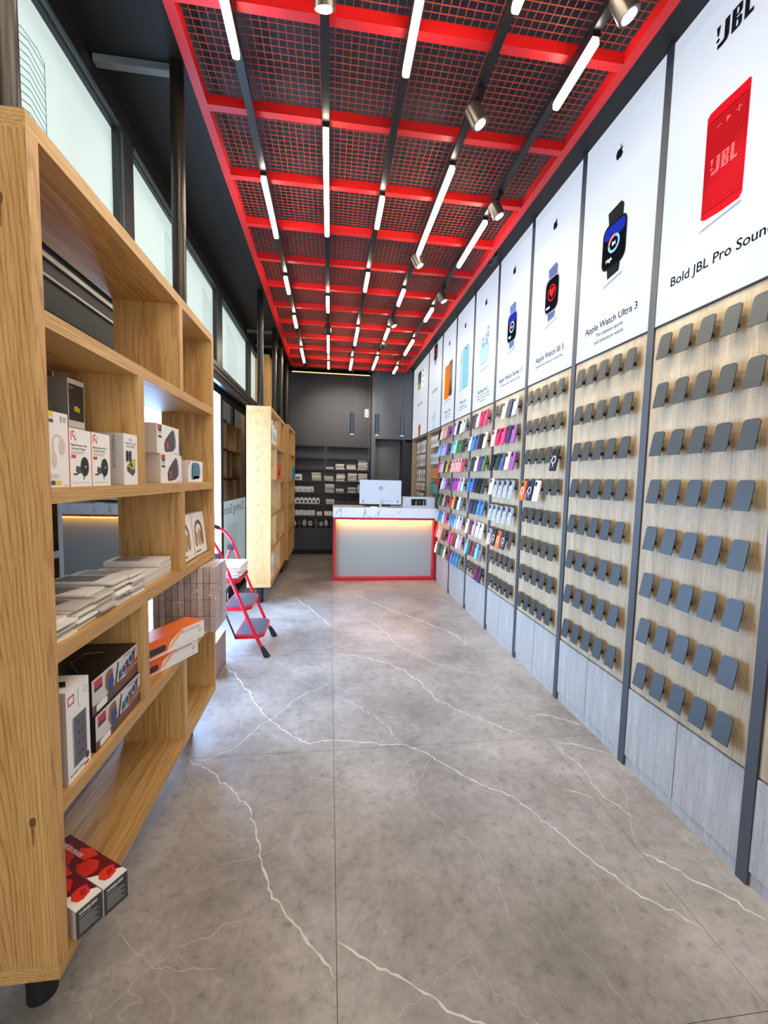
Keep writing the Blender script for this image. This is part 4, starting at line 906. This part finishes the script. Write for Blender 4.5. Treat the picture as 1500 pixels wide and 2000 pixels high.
for i, (y, z, a) in enumerate(((1.70, ZM, 0), (1.70, ZM+.023, .01), (1.84, ZM, 0), (1.84, ZM+.023, -.01), (1.835, ZM+.046, .02))):
    t = thing('flat_box', '%s white flat box in the pile before the oak divider' % ordn[i].capitalize(), 'box', (-.78, y, z), a, 'flat white boxes on the middle shelf')
    MB().box(-.105, .105, -.060, .060, 0, .022).build('body', mat('#efeae0', .45), t); MB().box(.105, .1056, -.058, .058, .003, .019).build('end_label', mat('#d2c9b8', .5), t); MB().poly([(-.08, -.05), (.02, -.05), (.02, .05), (-.08, .05)], (0, 0, .022), (1, 0, 0), (0, 1, 0), (0, 0, 1), .0004).build('print', mat('#9b958a', .5), t)
# power strip box and stacked speaker boxes, row four
ZD = .645
def f(mb, *F):
    mb.poly([(.03, .03), (.085, .03), (.085, .165), (.03, .165)], *F, .0006, mat('#5c5a64', .5)); R(mb, .024, .03, .03, .165, mat('#8f8d92', .5), F)
    for i in range(4): mb.poly(ell(.004, .004, .05, .055+i*.03, 8), *F, .0009, blk); mb.poly(ell(.004, .004, .066, .055+i*.03, 8), *F, .0009, blk)
    for a in ((.008, .034, .205, .209), (.008, .034, .225, .229), (.008, .011, .205, .229), (.031, .034, .205, .229)): R(mb, *a, mat('#d23b4c', .5), F)
    R(mb, .05, .053, .185, .235, ltg, F); ringpoly(mb, .007, .009, .085, .218, *F, .0006, ltg); mb.poly(ell(.008, .01, .085, .03, 12), *F, .0012, mat('#4e3530', .5)); R(mb, .07, .092, .006, .013, mat('#c9302c', .5), F)
    mb.text('POWER STRIP', .010, Vector(F[0])+Vector(F[1])*.008+Vector(F[2])*.013, F[1], F[2], F[3], .0006, dkg, 'LEFT')
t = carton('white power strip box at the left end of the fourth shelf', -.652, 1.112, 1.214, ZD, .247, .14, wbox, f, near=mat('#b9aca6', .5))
MB().tube([(-.09, .02, .249), (-.06, .04, .252), (-.03, .05, .251), (-.02, .035, .251), (-.05, .03, .253), (-.08, .06, .251)], .004, 6).build('carry_cord', blk, t)
def f(mb, *F):
    R(mb, 0, .285, 0, .105, mat('#cfcac4', .5), F); mb.poly([(0, 0), (.285, 0), (.285, .04), (.2, .03), (.12, .035), (.06, .022), (0, .03)], *F, .0009, mat('#6f4334', .5)); mb.poly([(.285, .06), (.285, .045), (.21, .03), (.15, .05), (.22, .055)], *F, .001, mat('#a0613f', .5))
    R(mb, .012, .055, .076, .098, mat('#c4233a', .5), F, .0012); R(mb, .012, .055, .066, .076, blk, F, .0012)
    mb.poly([(.075, .09), (.095, .098), (.115, .094), (.12, .06), (.11, .03), (.085, .03), (.07, .055)], *F, .0013, mat('#8a5535', .5)); mb.poly([(.085, .07), (.115, .08), (.122, .05), (.11, .025), (.09, .03)], *F, .0015, mat('#2d3b7c', .5)); mb.poly([(.09, .03), (.13, .03), (.125, .0), (.095, .0)], *F, .0014, dkg)
    mb.poly([(.15, .035), (.26, .06), (.268, .1), (.255, .092), (.155, .062)], *F, .0012, mat('#26282d', .4))
    for x, z in ((.185, .058), (.232, .072)): ringpoly(mb, .012, .0165, x, z, *F, .0016, mat('#4aa5d6', .4, 0, .2)); ringpoly(mb, .012, .0165, x, z, *F, .0018, mat('#e57a3b', .4), -60, 60)
    mb.poly([(.135, .03), (.155, .095), (.148, .097), (.126, .035)], *F, .0017, blk)
    mb.poly(rrect(.06, .02, .004, 2, .05, .014), *F, .0015, wbox); mb.text('KARAOKE', .011, Vector(F[0])+Vector(F[1])*.19+Vector(F[2])*.092, F[1], F[2], F[3], .0012, dkg, 'LEFT')
for i, (z, x) in enumerate(((ZD, -.655), (ZD+.1055, -.662))):
    t = carton(['lower', 'upper'][i]+' of two stacked black karaoke speaker boxes', x, 1.246, 1.531, z, .105, .225, mat('#171416', .35), f, lambda mb, *F: [R(mb, .13, .20, .012+k*.007, .015+k*.007, ltg, F) for k in range(4)], group='karaoke speaker boxes')
    if i: MB().tube([(-.07, .06, .106), (-.11, .10, .117), (-.11, .17, .117), (-.07, .21, .106)], .0025, 6).build('carry_string', mat('#55504e', .4), t)
# orange sound bar boxes
def f(L, h_):
    def g_(mb, *F):
        R(mb, 0, L, 0, h_, mat('#ece6e0', .5), F); mb.poly([(0, h_), (L*.62, h_), (L*.45, h_*.55), (L*.40, 0), (0, 0)], *F, .0009, mat('#f26a1d', .45)); mb.poly([(0, 0), (0, h_*.12), (L*.42, h_*.16), (L*.40, 0)], *F, .0011, mat('#f3c9b6', .45))
        mb.poly(rrect(L*.40, h_*.36, .012, 3, L*.19, h_*.38), *F, .0013, mat('#3a2529', .3)); mb.poly([(L*.42, h_*.2), (L*.46, h_*.2), (L*.66, h_*.92), (L*.60, h_*.98)], *F, .0012, mat('#f7a779', .4))
        mb.text('DESKTOP SPEAKER', h_*.17, Vector(F[0])+Vector(F[1])*L*.62+Vector(F[2])*h_*.72, F[1], F[2], F[3], .0013, mat('#d8582a', .5), 'LEFT'); ringpoly(mb, .006, .008, L*.92, h_*.5, *F, .0011, dkg)
        for i in range(4): ringpoly(mb, .003, .0045, L*.72+i*L*.065, h_*.16, *F, .0011, ltg, 0, 360, 8)
    return g_
om = mat('#f4782c', .35)
aa = math.atan2(-.111, .239)
for i, (z, h_, dx) in enumerate(((ZD, .07, 0), (ZD+.0705, .075, .022))):
    L = .36; fx, fy = -.583+dx, 1.946+dx*.9
    x0 = fx-.111/.2635*L; y0 = fy-.239/.2635*L
    t = carton(['lower', 'upper'][i]+' orange and white sound bar box jutting from the fourth shelf', x0, y0, y0+L, z, h_, .10, om, f(L, h_), rz=aa, group='sound bar boxes')
# red wireless speaker boxes on the bottom board
ZE = .245
a5 = math.atan2(-.53, .85)
def f(mb, *F):
    R(mb, 0, .066, 0, .078, mat('#3b3a38', .4), F); mb.text('WIRELESS', .0105, Vector(F[0])+Vector(F[1])*.008+Vector(F[2])*.063, F[1], F[2], F[3], .0008, wbox, 'LEFT', 1, .02); mb.text('SPEAKER', .0075, Vector(F[0])+Vector(F[1])*.008+Vector(F[2])*.054, F[1], F[2], F[3], .0008, ltg, 'LEFT')
    for i in range(8): R(mb, .008, .058-(i % 3)*.006, .012+i*.005, .0135+i*.005, ltg, F, .0008)
def f2(mb, *F):
    o, u, v, n = F
    R(mb, 0, .066, 0, .27, mat('#6b1218', .4), F); mb.poly([(0, 0), (.066, 0), (.066, .02), (.055, .03), (.04, .028), (.03, .045), (0, .075)], *F, .0008, wbox)
    mb.poly([(.012, .04), (.018, .022), (.03, .018), (.05, .024), (.056, .04), (.054, .058), (.035, .062), (.022, .058)], *F, .0012, mat('#e0321f', .4)); mb.poly([(.03, .03), (.045, .03), (.05, .045), (.04, .05)], *F, .0014, mat('#b01c18', .4))
    mb.poly([(0, .08), (.03, .075), (.05, .10), (.04, .13), (.01, .14), (0, .12)], *F, .0010, mat('#d42a1e', .4)); mb.poly([(.03, .14), (.06, .12), (.066, .16), (.05, .19), (.03, .17)], *F, .0010, mat('#e23a2a', .4)); mb.poly([(0, .16), (.03, .18), (.05, .23), (.02, .25), (0, .24)], *F, .0010, mat('#c22a20', .4)); mb.poly([(.05, .035), (.06, .05), (.057, .055), (.048, .042)], *F, .0013, mat('#d81f78', .4))
    mb.text('WIRELESS SPEAKER', .016, Vector(o)+Vector(u)*.030+Vector(v)*.255, tuple(-Vector(v)), u, n, .0016, wbox, 'LEFT', .72, .02)
for i, (x0, y0) in enumerate(((-.628, 1.076), (-.591, 1.1385))):
    if i == 0: x0 -= .002; y0 += .006
    carton(['red and black wireless speaker box partly behind the side panel', 'red and black wireless speaker box jutting over the floor'][i], x0, y0, y0+.066, ZE, .079, .27, mat('#c9bcb4', .5), f, None, f2, rz=a5, group='red wireless speaker boxes')

# goods on the two far bookcases
def goods(label, y0, y1, z, h_, col, x=-.70, depth=.14, pr=None, rz=0):
    carton(label, x, y0, y1, z, h_, depth, col, pr, rz=rz, group='boxes on the far bookcases')
blob = lambda w_, h_, c: (lambda mb, *F: mb.poly(ell(w_*.3, h_*.25, w_*.5, h_*.4, 12), *F, .0008, mat(c, .5)))
for i, (a, b, h_) in enumerate(((4.86, 5.0, .27), (5.03, 5.17, .23), (5.2, 5.36, .20))): goods(['tall', 'middle', 'short'][i]+' white box on the upper shelf of the bookcase behind the ladder', a, b, 1.81, h_, white, x=-.655, pr=blob(.1, h_, '#55505a'))
goods('orange box with black triangle on the bookcase behind the ladder', 5.40, 5.78, 1.41, .20, mat('#ea5a22', .5), x=-.648, pr=lambda mb, *F: mb.poly([(.09, .05), (.27, .05), (.18, .15)], *F, .0008, blk))
goods('slim white box on the lower right cell of the bookcase behind the ladder', 5.30, 5.40, .645, .28, white, x=-.66)
goods('dark box on the fourth shelf of the bookcase behind the ladder', 4.86, 4.97, .645, .22, mat('#3a2f2a', .4), x=-.67)
for i, (a, b) in enumerate(((4.87, 4.95), (4.97, 5.06), (5.10, 5.22))): goods('%s white box on the bottom board of the bookcase behind the ladder' % ordn[i], a, b, .245, .27, white, x=-.66, pr=blob(.08, .27, '#8a8580'))
goods('orange and white box on the farthest bookcase', 6.735, 6.80, 1.41, .17, mat('#ec6a3a', .5), x=-.60)
goods('white box beside the teal box on the farthest bookcase', 6.805, 6.87, 1.41, .17, white, x=-.60)
goods('teal box overhanging the farthest bookcase', 7.02, 7.33, 1.41, .19, mat('#1f9a98', .5), x=-.585)
# clear-wrapped pack of small brown boxes by the doorway
brn = [mat('#c4aea6', .55), mat('#b59d95', .55), mat('#cfbdb4', .55)]
pk = thing('wrapped_pack', 'clear-wrapped block of small grey-brown boxes jutting from the fourth shelf', 'box pack', (-.72, 2.195, .6455))
cw = .0305; chh = .0845; nb = 10
bm_ = [MB().box(-cw/2+.0016, cw/2-.0016, 0, .073, .001, chh-.001).mesh('small_box', m) for m in brn]
pm = MB(); pm.box(.006, .009, -.0012, -.0002, .022, .062); pm.box(-.010, .006, -.0012, -.0002, .059, .062); pm.box(-.010, .006, -.0012, -.0002, .022, .025); pm.box(-.010, -.007, -.0012, -.0002, .022, .062); pmesh = pm.mesh('print', mat('#d5cac4', .5))
for r_ in range(4):
    for c_ in range(nb):
        for d_ in range(3):
            o = obj_from(bm_[(r_*3+c_*5+d_) % 3], 'small_box', pk, (-.1525+(c_+.5)*cw, d_*.074, r_*chh))
            if d_ == 0 and r_ >= 2 and (c_*7+r_) % 5 < 3: obj_from(pmesh, 'print', o, (0, 0, 0))
# crumpled film
rnd = random.Random(11); vs = []; fs = []
def sheet(o, u, v, nu, nv, nrm_):
    b = len(vs)
    for i in range(nu+1):
        for j in range(nv+1):
            p = Vector(o)+Vector(u)*(i/nu)+Vector(v)*(j/nv)+Vector(nrm_)*rnd.uniform(.002, .014); vs.append(p)
    for i in range(nu):
        for j in range(nv): a = b+i*(nv+1)+j; fs.append((a, a+1, a+nv+2, a+nv+1))
sheet((-.155, -.003, 0), (.312, 0, 0), (0, 0, .338), 14, 16, (0, -1, 0)); sheet((.154, -.006, 0), (0, .226, 0), (0, 0, .338), 10, 16, (1, 0, 0))
MB().add(vs, fs).build('plastic_wrap', WRAP, pk)
lo = thing('box_row', 'low row of slim pinkish-brown boxes on the floor by the bookcase end', 'box pack', (-.94, 3.005, 0))
for i in range(8): MB().box(-.16, .16, i*.0365, i*.0365+.035, 0, .262).build('slim_box', [mat('#a98f86', .5), mat('#9d837b', .5)][i % 2], lo)
for i in range(8): MB().box(-.15, .15, i*.0365+.008, i*.0365+.027, .262, .2628).build('label_print', mat('#e8d8d0', .5), lo)

# ------------------------------------------------------------------ red step ladder
ld = thing('step_ladder', 'red three-step folding ladder with black feet and grip', 'ladder', (-.70, 3.6, 0))
def W(x, y, z): return (x+.70, y-3.6, z)
def rail(y):
    a, b = W(-.49, y, .0), W(-.845, y, .857)
    return a, b
for y in (3.374, 3.827):
    MB().tube([W(-.512, y, .05), W(-.573, y, .184), W(-.661, y, .392), W(-.754, y, .623), W(-.845, y, .857), W(-.872, y, .905)], .0135, 10).build('front_rail', ladder_red, ld, smooth=True)
    MB().cyl(W(-.480, y, 0), W(-.522, y, .085), .027, 12, .016).build('foot', leg_black, ld, smooth=True)
    MB().tube([W(-.86, y+(.03 if y < 3.6 else -.03), .80), W(-.95, y+(.03 if y < 3.6 else -.03), .50), W(-1.06, y+(.03 if y < 3.6 else -.03), .04)], .012, 8).build('rear_leg', ladder_red, ld, smooth=True)
    MB().cyl(W(-1.07, y+(.03 if y < 3.6 else -.03), 0), W(-1.055, y+(.03 if y < 3.6 else -.03), .06), .022, 10, .014).build('foot', leg_black, ld, smooth=True)
    MB().box(*[c for p_ in zip(W(-.885, y-.02, .79), W(-.835, y+.02, .84)) for c in p_]).build('hinge', leg_black, ld)
hp_ = [W(-.872, 3.374, .905), W(-.90, 3.374, .945), W(-.955, 3.40, .99), W(-.985, 3.46, 1.012), W(-.99, 3.6, 1.015), W(-.985, 3.74, 1.012), W(-.955, 3.80, .99), W(-.90, 3.827, .945), W(-.872, 3.827, .905)]
MB().tube(hp_[:3], .0135, 10).build('handle_bar', ladder_red, ld, smooth=True); MB().tube(hp_[6:], .0135, 10).build('handle_bar', ladder_red, ld, smooth=True)
MB().tube(hp_[2:7], .018, 10).build('grip', leg_black, ld, smooth=True)
for z, xf, xb in ((.175, -.512, -.735), (.405, -.610, -.825), (.625, -.70, -.945)):
    y0, y1 = 3.39, 3.812; pts = [(xb+.70, y0-3.6), (xf-.04+.70, y0-3.6), (xf+.70, y0+.05-3.6), (xf+.70, y1-.05-3.6), (xf-.04+.70, y1-3.6), (xb+.70, y1-3.6)]
    s = MB().prism(pts, (0, 0, z-.03), (1, 0, 0), (0, 1, 0), (0, 0, 1), .03).build('step', ladder_red, ld)
    cxm = sum(p_[0] for p_ in pts)/6
    MB().prism([((p_[0]-cxm)*.9+cxm, p_[1]*.92) for p_ in pts], (0, 0, z), (1, 0, 0), (0, 1, 0), (0, 0, 1), .003).build('tread_mat', mat('#4d525c', .6), s)
for a, b in ((W(-.815, 3.385, .39), W(-.725, 3.385, .155)), (W(-.93, 3.385, .60), W(-.82, 3.385, .385))):
    MB().cyl(a, b, .007, 6).build('link_rod', leg_black, ld)
st = thing('paper_stack', 'stack of white paper bags on the top step of the red ladder', 'paper stack', (-.815, 3.60, .6285))
rnd = random.Random(4)
for i in range(9):
    dx, dy, a = rnd.uniform(-.01, .01), rnd.uniform(-.0035, .0035), rnd.uniform(-.04, .04)
    MB().box(-.11, .11, -.165, .165, 0, .0085).build('bag', [white, paper, mat('#f6efe8', .5)][i % 3], st, (dx, dy, i*.0105), (0, 0, a))
    MB().box(-.108, .108, -.1665, -.1655, .001, .003).build('red_line', mat('#d78378', .5), st, (dx, dy, i*.0105), (0, 0, a))
